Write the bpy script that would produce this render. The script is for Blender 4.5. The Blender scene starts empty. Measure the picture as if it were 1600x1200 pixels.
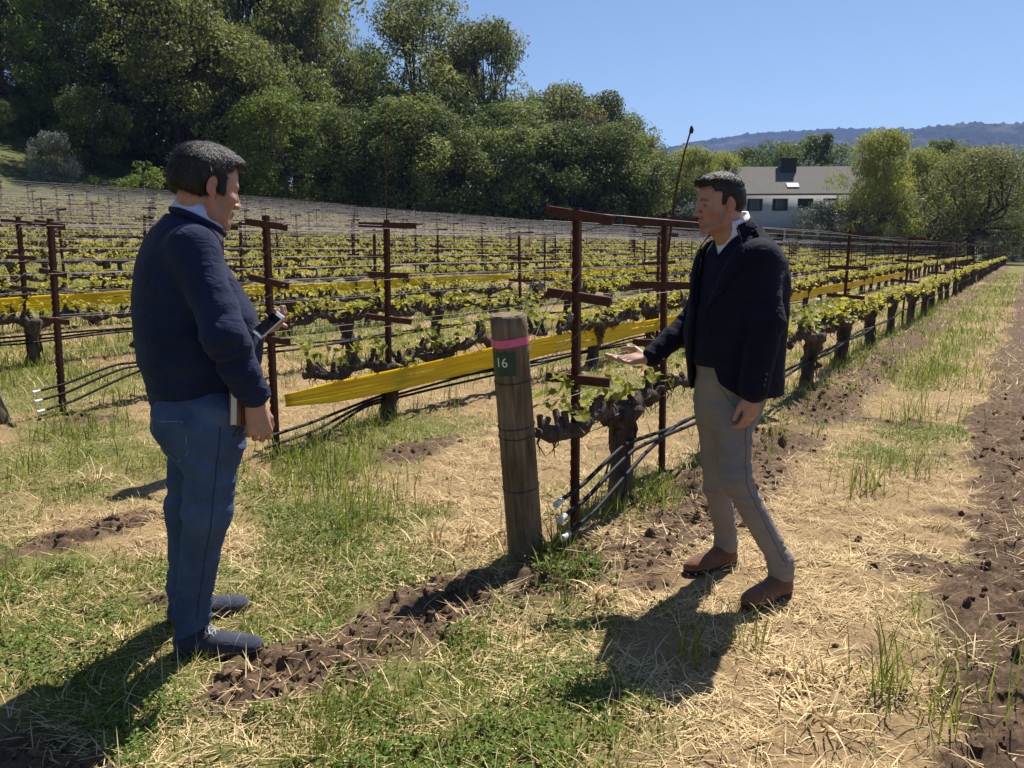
import bpy, bmesh, math, random
import numpy as np
from mathutils import Vector, Matrix
R = math.radians
rnd = random.Random(7)
rng = np.random.default_rng(7)
S = bpy.context.scene
COL = S.collection

# ------------------------------------------------------------------ camera, sky, sun, exposure
FOC, EYE = 1383.0, 1.47                       # focal length in photo pixels, eye height
PITCH = math.atan(212 / FOC)
cd = bpy.data.cameras.new('camera'); cam = bpy.data.objects.new('camera', cd); COL.objects.link(cam)
cam.location = (0, 0, EYE); cam.rotation_euler = (R(90) - PITCH, 0, 0)
cd.sensor_width = 36; cd.lens = 36 * FOC / 1600; cd.clip_end = 20000; cd.clip_start = .05
S.camera = cam
SUN_EL, SUN_AZ = R(57), R(31)                 # azimuth clockwise from +Y
w = bpy.data.worlds.new('World'); S.world = w; w.use_nodes = True
nt = w.node_tree
sky = nt.nodes.new('ShaderNodeTexSky'); sky.sky_type = 'NISHITA'; sky.sun_disc = False
sky.sun_elevation = SUN_EL; sky.sun_rotation = SUN_AZ
sky.air_density = 1.0; sky.dust_density = 0.25; sky.ozone_density = 4.0; sky.altitude = 50
bg = nt.nodes['Background']; bg.inputs['Strength'].default_value = 0.058
nt.links.new(sky.outputs['Color'], bg.inputs['Color'])
sd = bpy.data.lights.new('sun', 'SUN'); sd.energy = 5.0; sd.angle = R(.53); sd.color = (1, .945, .86)
sun = bpy.data.objects.new('sun', sd); COL.objects.link(sun)
SDIR = Vector((math.sin(SUN_AZ) * math.cos(SUN_EL), math.cos(SUN_AZ) * math.cos(SUN_EL), math.sin(SUN_EL)))
sun.rotation_euler = SDIR.to_track_quat('Z', 'Y').to_euler(); sun.location = (0, 0, 60)
S.view_settings.view_transform = 'Standard'; S.view_settings.look = 'None'
S.view_settings.exposure = 0.86; S.view_settings.gamma = 1.0; S.view_settings.use_curve_mapping = False
S.cycles.max_bounces = 6; S.cycles.diffuse_bounces = 2; S.cycles.glossy_bounces = 2
S.cycles.transmission_bounces = 3; S.cycles.transparent_max_bounces = 4; S.cycles.volume_bounces = 0
S.cycles.use_denoising = True

# ------------------------------------------------------------------ frames: vineyard axes u (along rows), v (across rows)
YAW = R(30.07)
UX, UY = math.sin(YAW), math.cos(YAW)
VX, VY = -math.cos(YAW), math.sin(YAW)
def uv2xy(u, v): return u * UX + v * VX, u * UY + v * VY
def xy2uv(x, y): return x * UX + y * UY, x * VX + y * VY
_c, _s = math.cos(PITCH), math.sin(PITCH)
def at(px, py, Y):
    'point of the place that the photo pixel (px, py) shows at distance Y'
    a = (px - 800) / FOC; b = (600 - py) / FOC
    r = np.array([a, _c + _s * b, -_s + _c * b])
    return np.array([0, 0, EYE]) + r * (Y / r[1])

# ------------------------------------------------------------------ numpy noise
_LAT = np.random.default_rng(3).random((64, 64, 64)).astype(np.float32)
def vnoise(p):
    'value noise -1..1 at points (n,3)'
    p = np.asarray(p, np.float32)
    i = np.floor(p).astype(np.int32); f = p - i; f = f * f * (3 - 2 * f)
    x0, y0, z0 = (i[..., 0] & 63), (i[..., 1] & 63), (i[..., 2] & 63)
    x1, y1, z1 = (x0 + 1) & 63, (y0 + 1) & 63, (z0 + 1) & 63
    fx, fy, fz = f[..., 0], f[..., 1], f[..., 2]
    a = _LAT[x0, y0, z0] * (1 - fx) + _LAT[x1, y0, z0] * fx
    b = _LAT[x0, y1, z0] * (1 - fx) + _LAT[x1, y1, z0] * fx
    c = _LAT[x0, y0, z1] * (1 - fx) + _LAT[x1, y0, z1] * fx
    d = _LAT[x0, y1, z1] * (1 - fx) + _LAT[x1, y1, z1] * fx
    a = a * (1 - fy) + b * fy; c = c * (1 - fy) + d * fy
    return (a * (1 - fz) + c * fz) * 2 - 1
def noise2(x, y, s, z=0.0):
    x = np.asarray(x, np.float32); y = np.asarray(y, np.float32)
    return vnoise(np.stack([x * s, y * s, np.full_like(x, z)], -1))
def fbm2(x, y, s, o=3, z=0.0):
    t = 0; a = 1; n = 0
    for k in range(o):
        t = t + a * noise2(x, y, s * 2 ** k, z + 7.3 * k); n += a; a *= .5
    return t / n
def sst(a, b, x):
    t = np.clip((np.asarray(x, np.float32) - a) / (b - a), 0, 1); return t * t * (3 - 2 * t)

# ------------------------------------------------------------------ ground shape
ROW0, ROWGAP, U_POST = 1.9, 2.55, 3.95        # first row, gap between rows, where the steel end posts stand
NROWS = 21
def base_h(u, v):
    v = np.asarray(v, np.float32)
    h = .14 * np.logaddexp(0, (v - 9) / 2) + .12 * np.logaddexp(0, (v - 25) / 6)
    hill = 2.2 * np.logaddexp(0, (v - 66) / 6) * sst(130, 40, u)
    hill = 62 * np.tanh(hill / 62)
    return h + hill
def row_dist(v):
    k = np.clip(np.round((v - ROW0) / ROWGAP), 0, NROWS - 1)
    return np.abs(v - (ROW0 + k * ROWGAP))
def blob(u, v, cu, cv, ru, rv):
    return np.exp(-(((u - cu) / ru) ** 2 + ((v - cv) / rv) ** 2))
def dirt_mask(x, y):
    'how bare and cloddy the soil is, 0..1'
    u, v = xy2uv(x, y)
    n = fbm2(x, y, 1.7, 3, 1.0); n2 = fbm2(x, y, .6, 2, 4.0)
    wob = .13 * noise2(x, y, .9, 2.2) + .09 * noise2(x, y, 3.1, 8.2) + .05 * noise2(x, y, 8.0, 6.2)
    m = sst(.27, .03, v + wob + .035 * np.clip(u - 4, 0, 3) * -1) * sst(-3.2, -2.2, v)
    m = m * (1 - .5 * sst(.35, .7, n2))
    berm = np.exp(-((v - 1.52) / .36) ** 2) * sst(3.1, 3.8, u) * (.74 + .75 * n)
    m = np.maximum(m, np.where(v > -3, berm, 0))
    m = np.maximum(m, 1.25 * np.maximum(blob(u, v, 2.75, 2.02, .62, .24), blob(u, v, 2.1, 2.16, .34, .2)) + .25 * n * blob(u, v, 2.6, 2.0, 1, .4))
    m = np.maximum(m, 1.1 * blob(u, v, 3.45, 1.75, .45, .22))
    m = np.maximum(m, .95 * blob(u, v, 5.15, 3.75, .55, .22) + .2 * n * blob(u, v, 5.1, 3.7, 1, .4))
    m = np.maximum(m, .9 * blob(u, v, 2.75, 4.1, .6, .18))
    m = np.maximum(m, .9 * blob(u, v, 4.45, 6.65, .35, .2))
    m = np.maximum(m, .8 * blob(u, v, 1.35, 2.35, .18, .4))
    spots = sst(.12, .55, fbm2(x, y, 2.3, 3, 33.0)) * sst(2.2, 1.2, np.abs(v - .6)) * .62
    m = np.maximum(m, spots); m = np.maximum(m, .5 * sst(.25, .6, fbm2(x, y, 1.4, 3, 37.0)) * sst(1.8, 2.6, v))
    rd = row_dist(v)
    m = np.maximum(m, np.where((v > 3), np.exp(-(rd / .26) ** 2) * sst(3.9, 4.6, u) * np.clip(.35 + .9 * n, 0, 1), 0))
    return np.clip(m, 0, 1)
def green_mask(x, y):
    u, v = xy2uv(x, y)
    n = fbm2(x, y, 1.15, 3, 12.0); n2 = fbm2(x, y, .35, 2, 17.0)
    g = .38 + .85 * n + .2 * n2
    g = g + .55 * sst(2.9, 2.2, u) * sst(.9, 1.6, v) + .22 * blob(u, v, 2.6, .9, .7, .5)
    g = g - .5 * blob(u, v, 3.9, .75, 1.6, .55) - .18 * sst(.1, .5, v) * sst(1.7, 1.0, v) * sst(3, 5, u)
    g = g + .5 * blob(u, v, 4.3, 4.0, .8, .45) + .5 * blob(u, v, 3.6, 3.1, .6, .5) - .3 * blob(u, v, 4.5, 2.9, .7, .5)
    g = g + .3 * blob(u, v, 12, .9, 5, .25) + .45 * sst(9, 22, u) * sst(.2, .5, v) * sst(1.6, 1.2, v)
    g = g + .25 * sst(6, 12, v)
    return np.clip(g, 0, 1)
def ground_z(x, y, fine=True):
    x = np.asarray(x, np.float32); y = np.asarray(y, np.float32)
    u, v = xy2uv(x, y)
    h = base_h(u, v)
    d = np.hypot(x, y)
    near = sst(30, 14, d)
    h = h + .05 * np.exp(-(row_dist(v) / .38) ** 2) * sst(3.2, 4.4, u) * sst(60, 55, v) * np.where(v > .5, 1, 0)
    h = h + .018 * fbm2(x, y, 1.3, 2, 5.0) * near
    if fine:
        dm = dirt_mask(x, y) * near
        cl = np.abs(fbm2(x, y, 7.5, 3, 21.0))
        h = h + dm * (.060 * np.clip(.55 - 1.5 * cl, -.2, .6) * np.maximum(sst(-.5, .5, fbm2(x, y, 2.2, 2, 41.0)), 1.5 * np.maximum(sst(1.2, 1.6, v), .85 * sst(.6, .2, v))) + .012 * noise2(x, y, 24, 3.0))
        h = h + (1 - dm) * near * (.014 * noise2(x, y, 15, 9.0) + .014 * noise2(x, y, 5.5, 15.0))
    return h
def gz(x, y): return float(ground_z(np.array([x]), np.array([y]), False)[0])

# ------------------------------------------------------------------ objects
def link(o, parent=None):
    COL.objects.link(o)
    if parent is not None: o.parent = parent
    return o
def tag(o, label=None, cat=None, group=None, kind=None):
    if label: o['label'] = label
    if cat: o['category'] = cat
    if group: o['group'] = group
    if kind: o['kind'] = kind
    return o
def empty(name, loc=(0, 0, 0), rz=0):
    o = bpy.data.objects.new(name, None); o.location = loc; o.rotation_euler = (0, 0, rz); o.empty_display_size = .2
    return link(o)
def mesh(name, V, F, mats=None, smooth=True, cols=None, mi=None):
    'mesh from arrays; F is (n,3) or (n,4) or a list of such arrays'
    V = np.asarray(V, np.float32).reshape(-1, 3)
    FL = F if isinstance(F, list) else [F]
    FL = [np.asarray(f, np.int32) for f in FL if len(f)]
    m = bpy.data.meshes.new(name)
    m.vertices.add(len(V)); m.vertices.foreach_set('co', V.ravel())
    li = np.concatenate([f.ravel() for f in FL]); tot = np.concatenate([np.full(len(f), f.shape[1], np.int32) for f in FL])
    m.loops.add(len(li)); m.loops.foreach_set('vertex_index', li)
    m.polygons.add(len(tot)); m.polygons.foreach_set('loop_start', np.concatenate([[0], np.cumsum(tot)[:-1]]).astype(np.int32))
    m.polygons.foreach_set('loop_total', tot)
    m.polygons.foreach_set('use_smooth', np.full(len(tot), bool(smooth)))
    if mats is not None:
        for x in (mats if isinstance(mats, (list, tuple)) else [mats]): m.materials.append(x)
    if mi is not None: m.polygons.foreach_set('material_index', np.asarray(mi, np.int32))
    if cols is not None:
        c = np.asarray(cols, np.float32)
        if c.shape[1] == 3: c = np.concatenate([c, np.ones((len(c), 1), np.float32)], 1)
        a = m.color_attributes.new('Col', 'FLOAT_COLOR', 'POINT'); a.data.foreach_set('color', c.ravel())
    m.update(); m.validate()
    return m
def obj(name, me, parent=None, loc=None, rz=None):
    o = bpy.data.objects.new(name, me)
    if loc is not None: o.location = loc
    if rz is not None: o.rotation_euler = (0, 0, rz)
    return link(o, parent)
class MB:
    'collects vertices and faces for ONE mesh'
    def __init__(s): s.V = []; s.F3 = []; s.F4 = []; s.C = []; s.n = 0
    def add(s, V, F, col=None):
        V = np.asarray(V, np.float32).reshape(-1, 3); F = np.asarray(F, np.int32)
        s.V.append(V); (s.F3 if F.shape[1] == 3 else s.F4).append(F + s.n)
        if col is not None:
            c = np.asarray(col, np.float32); s.C.append(np.tile(c, (len(V), 1)) if c.ndim == 1 else c)
        s.n += len(V)
    def box(s, c, h, M=None, col=None):
        P = np.array([[x, y, z] for x in (-1, 1) for y in (-1, 1) for z in (-1, 1)], np.float32) * np.asarray(h, np.float32)
        if M is not None: P = P @ np.asarray(M, np.float32).T
        s.add(P + np.asarray(c, np.float32), [[0, 1, 3, 2], [4, 6, 7, 5], [0, 4, 5, 1], [2, 3, 7, 6], [0, 2, 6, 4], [1, 5, 7, 3]], col)
    def tube(s, P, r, n=8, col=None, cap=True, jit=0.0, rg=None, squash=None):
        P = np.asarray(P, np.float32); k = len(P); r = np.broadcast_to(np.asarray(r, np.float32), (k,))
        T = np.gradient(P, axis=0); T /= np.linalg.norm(T, axis=1, keepdims=True) + 1e-9
        a = np.cross(T[0], [0, 0, 1.0]); a = a if np.linalg.norm(a) > .1 else np.cross(T[0], [1.0, 0, 0])
        rings = []; th = np.linspace(0, 2 * np.pi, n, endpoint=False)
        for i in range(k):
            a = a - T[i] * (a @ T[i]); a /= np.linalg.norm(a) + 1e-9; b = np.cross(T[i], a)
            rr = r[i] * (1 + (jit * rg.uniform(-1, 1, n) if jit else 0))
            rings.append(P[i] + np.outer(np.cos(th) * rr, a) + np.outer(np.sin(th) * rr * (squash or 1), b))
        V = np.concatenate(rings); i, j = np.meshgrid(np.arange(k - 1), np.arange(n), indexing='ij'); i = i.ravel(); j = j.ravel(); j2 = (j + 1) % n
        s.add(V, np.stack([i * n + j, i * n + j2, (i + 1) * n + j2, (i + 1) * n + j], 1), col)
        if cap:
            for e, rev in ((0, True), (k - 1, False)):
                c = P[e]; o = s.n
                ring = rings[e]; VV = np.concatenate([ring, [c]])
                f = np.stack([np.arange(n), (np.arange(n) + 1) % n, np.full(n, n)], 1)
                s.add(VV, f[:, ::-1] if rev else f, col)
    def data(s, name, mats=None, smooth=True):
        return mesh(name, np.concatenate(s.V), [np.concatenate(f) for f in (s.F3, s.F4) if f], mats, smooth, np.concatenate(s.C) if s.C else None)
    def build(s, name, mats=None, parent=None, smooth=True):
        return obj(name, s.data(name, mats, smooth), parent)
def copy_thing(o, loc, rz, deep=True):
    c = o.copy(); COL.objects.link(c); c.location = loc; c.rotation_euler = (0, 0, rz)
    for ch in o.children:
        d = ch.copy(); COL.objects.link(d); d.parent = c
        for g in ch.children:
            e = g.copy(); COL.objects.link(e); e.parent = d
    return c

# ------------------------------------------------------------------ materials
def nodes(name, rough=.8, spec=.3):
    m = bpy.data.materials.new(name); m.use_nodes = True
    n = m.node_tree; b = n.nodes['Principled BSDF']; b.inputs['Roughness'].default_value = rough
    b.inputs['Specular IOR Level'].default_value = spec
    return m, n, b
def N(n, t, **k):
    x = n.nodes.new(t)
    for a, v in k.items():
        if a in x.inputs.keys(): x.inputs[a].default_value = v
        else: setattr(x, a, v)
    return x
def c4(c): return (c[0], c[1], c[2], 1)
def ramp(n, fac, stops):
    r = n.nodes.new('ShaderNodeValToRGB'); e = r.color_ramp.elements
    e[0].position, e[0].color = stops[0][0], c4(stops[0][1]); e[1].position, e[1].color = stops[-1][0], c4(stops[-1][1])
    for p, c in stops[1:-1]:
        x = e.new(p); x.color = c4(c)
    n.links.new(fac, r.inputs['Fac']); return r
def simple(name, c1, c2, scale=20, rough=.8, spec=.3, bump=.3, bscale=None, metal=0, detail=6, bdist=.01, stretch=None):
    m, n, b = nodes(name, rough, spec)
    tc = n.nodes.new('ShaderNodeTexCoord'); src = tc.outputs['Object']
    if stretch:
        mp = n.nodes.new('ShaderNodeMapping'); mp.inputs['Scale'].default_value = stretch; n.links.new(src, mp.inputs['Vector']); src = mp.outputs['Vector']
    t = N(n, 'ShaderNodeTexNoise', Scale=scale, Detail=detail, Roughness=.65); n.links.new(src, t.inputs['Vector'])
    r = ramp(n, t.outputs['Fac'], [(.33, c1), (.67, c2)]); n.links.new(r.outputs['Color'], b.inputs['Base Color'])
    b.inputs['Metallic'].default_value = metal
    if bump:
        t2 = N(n, 'ShaderNodeTexNoise', Scale=bscale or scale * 3, Detail=4); n.links.new(src, t2.inputs['Vector'])
        bp = N(n, 'ShaderNodeBump', Strength=bump, Distance=bdist); n.links.new(t2.outputs['Fac'], bp.inputs['Height']); n.links.new(bp.outputs['Normal'], b.inputs['Normal'])
    return m
def leafmat(name, c1, c2, trans=.35, rough=.55, spec=.25, attr=True, hueobj=.0):
    'thin leaves: colour from the Col attribute mixed between two greens, part of the light passes through'
    m, n, b = nodes(name, rough, spec)
    if attr:
        a = n.nodes.new('ShaderNodeVertexColor'); a.layer_name = 'Col'
        sp = n.nodes.new('ShaderNodeSeparateColor'); n.links.new(a.outputs['Color'], sp.inputs['Color']); f = sp.outputs['Red']
    else:
        t = N(n, 'ShaderNodeTexNoise', Scale=3.0); g = n.nodes.new('ShaderNodeNewGeometry'); n.links.new(g.outputs['Position'], t.inputs['Vector']); f = t.outputs['Fac']
    mx = n.nodes.new('ShaderNodeMix'); mx.data_type = 'RGBA'; mx.inputs[6].default_value = c4(c1); mx.inputs[7].default_value = c4(c2); n.links.new(f, mx.inputs[0])
    oi = n.nodes.new('ShaderNodeObjectInfo'); hs = n.nodes.new('ShaderNodeHueSaturation')
    mr = N(n, 'ShaderNodeMapRange'); mr.inputs['To Min'].default_value = 1 - hueobj; mr.inputs['To Max'].default_value = 1 + hueobj
    n.links.new(oi.outputs['Random'], mr.inputs['Value']); n.links.new(mr.outputs['Result'], hs.inputs['Value']); n.links.new(mx.outputs[2], hs.inputs['Color'])
    n.links.new(hs.outputs['Color'], b.inputs['Base Color'])
    tr = n.nodes.new('ShaderNodeBsdfTranslucent'); n.links.new(hs.outputs['Color'], tr.inputs['Color'])
    ms = n.nodes.new('ShaderNodeMixShader'); ms.inputs['Fac'].default_value = trans
    out = n.nodes['Material Output']; n.links.new(b.outputs['BSDF'], ms.inputs[1]); n.links.new(tr.outputs['BSDF'], ms.inputs[2]); n.links.new(ms.outputs['Shader'], out.inputs['Surface'])
    return m
# ================================================================== GROUND
def ground_material():
    m, n, b = nodes('soil_thatch', .95, .1)
    L = n.links.new
    a = n.nodes.new('ShaderNodeVertexColor'); a.layer_name = 'Col'
    sp = n.nodes.new('ShaderNodeSeparateColor'); L(a.outputs['Color'], sp.inputs['Color'])
    g = n.nodes.new('ShaderNodeNewGeometry')
    def noi(scale, detail=5, rough=.6, st=None):
        t = N(n, 'ShaderNodeTexNoise', Scale=scale, Detail=detail, Roughness=rough)
        if st:
            mp = n.nodes.new('ShaderNodeMapping'); mp.inputs['Scale'].default_value = st; mp.inputs['Rotation'].default_value = (0, 0, .8); L(g.outputs['Position'], mp.inputs['Vector']); L(mp.outputs['Vector'], t.inputs['Vector'])
        else: L(g.outputs['Position'], t.inputs['Vector'])
        return t.outputs['Fac']
    def mix(f, x, y):
        q = n.nodes.new('ShaderNodeMix'); q.data_type = 'RGBA'; L(f, q.inputs[0]); L(x, q.inputs[6]); L(y, q.inputs[7]); return q.outputs[2]
    soil = ramp(n, noi(38, 8, .7), [(.3, (.050, .032, .021)), (.55, (.130, .086, .055)), (.75, (.235, .162, .106))]).outputs['Color']
    straw = ramp(n, noi(60, 8, .75, (1, 4, 1)), [(.3, (.080, .050, .030)), (.5, (.26, .178, .092)), (.72, (.52, .39, .20))]).outputs['Color']
    grn = ramp(n, noi(45, 8, .75), [(.3, (.05, .056, .018)), (.52, (.145, .145, .045)), (.72, (.34, .28, .12))]).outputs['Color']
    def thr(ch, nz, lo, hi, amp):
        ad = n.nodes.new('ShaderNodeMath'); ad.operation = 'MULTIPLY_ADD'; L(nz, ad.inputs[0]); ad.inputs[1].default_value = amp; L(ch, ad.inputs[2])
        mr = N(n, 'ShaderNodeMapRange'); mr.inputs['From Min'].default_value = lo + amp * .5; mr.inputs['From Max'].default_value = hi + amp * .5; L(ad.outputs[0], mr.inputs['Value']); return mr.outputs['Result']
    col = mix(thr(sp.outputs['Green'], noi(9, 5), .25, .75, .7), straw, grn)
    col = mix(thr(sp.outputs['Red'], noi(14, 6), .28, .62, .7), col, soil)
    wood = ramp(n, noi(.6, 6), [(.35, (.035, .045, .014)), (.6, (.10, .11, .035))]).outputs['Color']
    col = mix(sp.outputs['Blue'], col, wood)
    L(col, b.inputs['Base Color'])
    bp = N(n, 'ShaderNodeBump', Strength=.8, Distance=.012); L(noi(70, 8, .75), bp.inputs['Height']); L(bp.outputs['Normal'], b.inputs['Normal'])
    return m
def build_ground():
    A = np.concatenate([np.linspace(-46, 44, 391), np.linspace(44, 314, 46)[1:-1]]) * math.pi / 180   # bearing from +Y, clockwise
    rr = [.4, .9, 1.4, 1.75]
    r = 1.9
    while r < 9: rr.append(r); r += .0205 if r < 5.5 else .038
    while r < 40: rr.append(r); r *= 1.011
    while r < 3400: rr.append(r); r *= 1.055
    rr.append(3400.0); rr = np.array(rr)
    na, nr = len(A), len(rr)
    RR, AA = np.meshgrid(rr, A, indexing='ij')
    x = (RR * np.sin(AA)).ravel(); y = (RR * np.cos(AA)).ravel()
    z = ground_z(x, y)
    V = np.stack([x, y, z], 1); V = np.concatenate([V, [[0, 0, gz(0, 0)]]])
    i, j = np.meshgrid(np.arange(nr - 1), np.arange(na), indexing='ij'); i = i.ravel(); j = j.ravel(); j2 = (j + 1) % na
    F = np.stack([i * na + j, (i + 1) * na + j, (i + 1) * na + j2, i * na + j2], 1)[:, ::-1]
    c = nr * na; j = np.arange(na); F3 = np.stack([j, (j + 1) % na, np.full(na, c)], 1)[:, ::-1]
    u, v = xy2uv(x, y)
    wood = np.clip(sst(56, 60, v) * .9 + sst(92, 100, u), 0, 1)
    C = np.stack([dirt_mask(x, y), green_mask(x, y), wood], 1); C = np.concatenate([C, [[0, .5, 0]]])
    me = mesh('ground', V, [F3, F], ground_material(), True, C)
    o = obj('ground', me); tag(o, kind='structure')
build_ground()
# ================================================================== FAR HILLS
def hills_mat():
    m, n, b = nodes('forested_hill', .95, .05)
    g = n.nodes.new('ShaderNodeNewGeometry')
    t = N(n, 'ShaderNodeTexNoise', Scale=.045, Detail=6, Roughness=.7); n.links.new(g.outputs['Position'], t.inputs['Vector'])
    t2 = N(n, 'ShaderNodeTexNoise', Scale=.006, Detail=4, Roughness=.6); n.links.new(g.outputs['Position'], t2.inputs['Vector'])
    r = ramp(n, t.outputs['Fac'], [(.35, (.007, .013, .008)), (.65, (.034, .046, .024))])
    r2 = ramp(n, t2.outputs['Fac'], [(.56, (0, 0, 0)), (.68, (1, 1, 1))])
    mx = n.nodes.new('ShaderNodeMix'); mx.data_type = 'RGBA'; n.links.new(r2.outputs['Color'], mx.inputs[0]); n.links.new(r.outputs['Color'], mx.inputs[6]); mx.inputs[7].default_value = (.085, .085, .042, 1)
    n.links.new(mx.outputs[2], b.inputs['Base Color']); return m
M_hill = hills_mat()
def hill(name, D, prof, depth, seed):
    'a long wooded ridge; prof = photo columns and rows of its skyline seen from the camera'
    rg = np.random.default_rng(seed); px = np.array([p[0] for p in prof], float); py = np.array([p[1] for p in prof], float)
    xs = np.linspace(px[0], px[-1], 900); top = np.interp(xs, px, py); top = np.convolve(np.pad(top, 20, 'edge'), np.ones(41) / 41, 'valid')
    ang = np.arctan((xs - 800) / FOC); hz = (388 - top) / FOC * D
    nr = 46; V = []
    for j in range(nr):
        t = j / (nr - 1)
        rr = (D - depth * (1 - t)) / np.cos(ang)
        x = rr * np.sin(ang); y = rr * np.cos(ang)
        prof_t = t ** 1.15
        nz = fbm2(x, y, .0035, 3, seed) * 55 * t * (1 - t) * 2
        trees = (np.abs(noise2(x, y, .055, seed + 3)) * 7 + np.maximum(0, noise2(x, y, .14, seed + 9)) ** 2 * 7) * (.35 + .65 * sst(.0, .3, t))
        V.append(np.stack([x, y, hz * prof_t + nz + trees - 12 * (1 - t)], 1))
    x, y = V[-1][:, 0] * 1.25, V[-1][:, 1] * 1.25; V.append(np.stack([x, y, np.full(len(x), -20.0)], 1)); nr += 1
    n = len(xs); i, j = np.meshgrid(np.arange(nr - 1), np.arange(n - 1), indexing='ij'); i = i.ravel(); j = j.ravel()
    F = np.stack([i * n + j, i * n + j + 1, (i + 1) * n + j + 1, (i + 1) * n + j], 1)
    o = obj(name, mesh(name, np.concatenate(V), F, M_hill)); tag(o, kind='structure')
hill('hills', 2700, [(650, 300), (900, 262), (1030, 238), (1080, 228), (1150, 217), (1250, 211), (1330, 208), (1420, 209), (1500, 215), (1650, 235), (2100, 270), (2600, 300)], 1300, 3)
hill('hills', 2100, [(1180, 300), (1300, 245), (1400, 211), (1450, 204), (1520, 201), (1600, 203), (1750, 205), (2100, 240), (2700, 270)], 1000, 11)

# ================================================================== TREES
M_bk = [simple('oak_bark', (.028, .022, .017), (.075, .06, .046), 3, .95, .1, .6, 12), simple('pale_bark', (.10, .085, .07), (.2, .17, .14), 3, .95, .1, .5, 12)]
M_lf = {'oak': leafmat('oak_leaves', (.070, .095, .024), (.33, .34, .085), .45, hueobj=.18),
        'live': leafmat('evergreen_oak_leaves', (.060, .092, .024), (.28, .32, .08), .44, hueobj=.2),
        'bright': leafmat('spring_leaves', (.10, .15, .025), (.28, .33, .06), .48, hueobj=.15),
        'brown': leafmat('budding_leaves', (.10, .088, .03), (.24, .20, .075), .4, hueobj=.15),
        'yellow': leafmat('willow_leaves', (.20, .23, .04), (.42, .43, .10), .45, hueobj=.1),
        'olive': leafmat('olive_oak_leaves', (.09, .105, .03), (.33, .33, .095), .46),
        'silver': leafmat('olive_leaves', (.12, .14, .10), (.27, .30, .235), .2, hueobj=.1),
        'green': leafmat('park_tree_leaves', (.08, .12, .03), (.24, .28, .075), .42, hueobj=.15)}
def tree_variant(kind, sd, H=10.0, W=8.0, trunk=.3, base=.12, nblob=34, leaf=.26, nleaf=9000, cone=0.0, open_=.0, droop=0.0, hang=0.0):
    'trunk+limbs mesh and a crown mesh of leaf-sized faces gathered in clumps'
    rg = np.random.default_rng(sd)
    tb = MB(); z0 = H * base
    fork = H * rg.uniform(.18, .34) if trunk else .3
    blobs = []
    for q in range(int(nblob * 1.45)):
        t = rg.uniform(0, 1) ** .8; zz = z0 + (H - z0) * t
        env = math.sin(math.pi * min(1, .14 + .86 * (t * .92 + .04))) ** .7 if not cone else (1 - t) ** cone * .95 + .06
        rad = W / 2 * env * math.sqrt(rg.uniform(.12, 1)) * rg.uniform(.75, 1.12); a = rg.uniform(0, 6.283)
        rb = (W * .112 + H * .026) * rg.uniform(.6, 1.3) * (1 - .35 * t if cone else 1)
        blobs.append((np.array([math.cos(a) * rad, math.sin(a) * rad, min(zz, H - rb * .6)]), rb, rg.uniform(0, 1)))
    if trunk:
        sw = rg.normal(0, .25, 2); top = np.array([sw[0], sw[1], fork])
        tb.tube([(0, 0, -.5), (sw[0] * .3, sw[1] * .3, fork * .45), top], [trunk * 1.25, trunk, trunk * .85], 8, jit=.1, rg=rg)
        order = sorted(blobs, key=lambda b: -b[1])[:14]
        for c, rb, _ in order:
            m1 = top + (c - top) * .45 + rg.normal(0, .06 * W, 3) * [1, 1, .6]; m1[2] = max(m1[2], fork * .9)
            m0 = top + (m1 - top) * .5 + [0, 0, .04 * H]
            tb.tube([top - [0, 0, .1], m0, m1, c, c + (c - m1) * .08], [trunk * .5, trunk * .36, trunk * .26, trunk * .12, trunk * .05], 6, jit=.12, rg=rg, cap=False)
            for s in range(3):
                e = c + np.clip(rg.normal(0, .5, 3), -.8, .7) * rb; tb.tube([m1 + (c - m1) * .5, (m1 + c) * .5 * .4 + e * .6 + [0, 0, .1], e], [trunk * .13, trunk * .08, trunk * .02], 4, cap=False)
    tot = sum(b[1] ** 2 for b in blobs); LP = []; LC = []; LN = []
    for c, rb, cl in blobs:
        n = max(12, int(nleaf * rb * rb / tot))
        sub = rg.normal(0, 1, (7, 3)); sub /= np.linalg.norm(sub, axis=1, keepdims=True)
        d = rg.normal(0, 1, (n, 3)) + sub[rg.integers(0, 7, n)] * 1.25; d /= np.linalg.norm(d, axis=1, keepdims=True)
        r = rb * (rg.uniform(.30, 1.02, n) ** .45) * (1 + .22 * vnoise(d * 2.2 + c * 3))[:, None].ravel() * (1 + open_ * rg.normal(0, .35, n))
        P = c + d * r[:, None] * [1, 1, .82]
        if hang: P[:, 2] -= hang * rg.uniform(0, 1, n) ** 2 * H * .18
        LP.append(P); LN.append(d); LC.append(np.clip(.10 + .62 * cl + .25 * d[:, 2] * 0 + rg.normal(0, .17, n), 0, 1))
    P = np.concatenate(LP); C = np.concatenate(LC); n = len(P)
    P[:, 2] = np.maximum(P[:, 2], .15)
    nrm = rg.normal(0, .62, (n, 3)) + np.concatenate(LN) + [0, 0, .25]; nrm /= np.linalg.norm(nrm, axis=1, keepdims=True)
    t1 = np.cross(nrm, rg.normal(0, 1, (n, 3))); t1 /= np.linalg.norm(t1, axis=1, keepdims=True) + 1e-9; t2 = np.cross(nrm, t1)
    if hang: t1 = t1 * .9 + [0, 0, -.6]; t1 /= np.linalg.norm(t1, axis=1, keepdims=True)
    s = leaf * rg.uniform(.5, 1.25, n)[:, None]; w_ = s * rg.uniform(.35, .6, n)[:, None] * (.7 if hang else 1)
    V = np.stack([P - t1 * s * .5, P + t2 * w_ * .5 + nrm * s * .08, P + t1 * s * .5, P - t2 * w_ * .5 + nrm * s * .08], 1).reshape(-1, 3)
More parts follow.
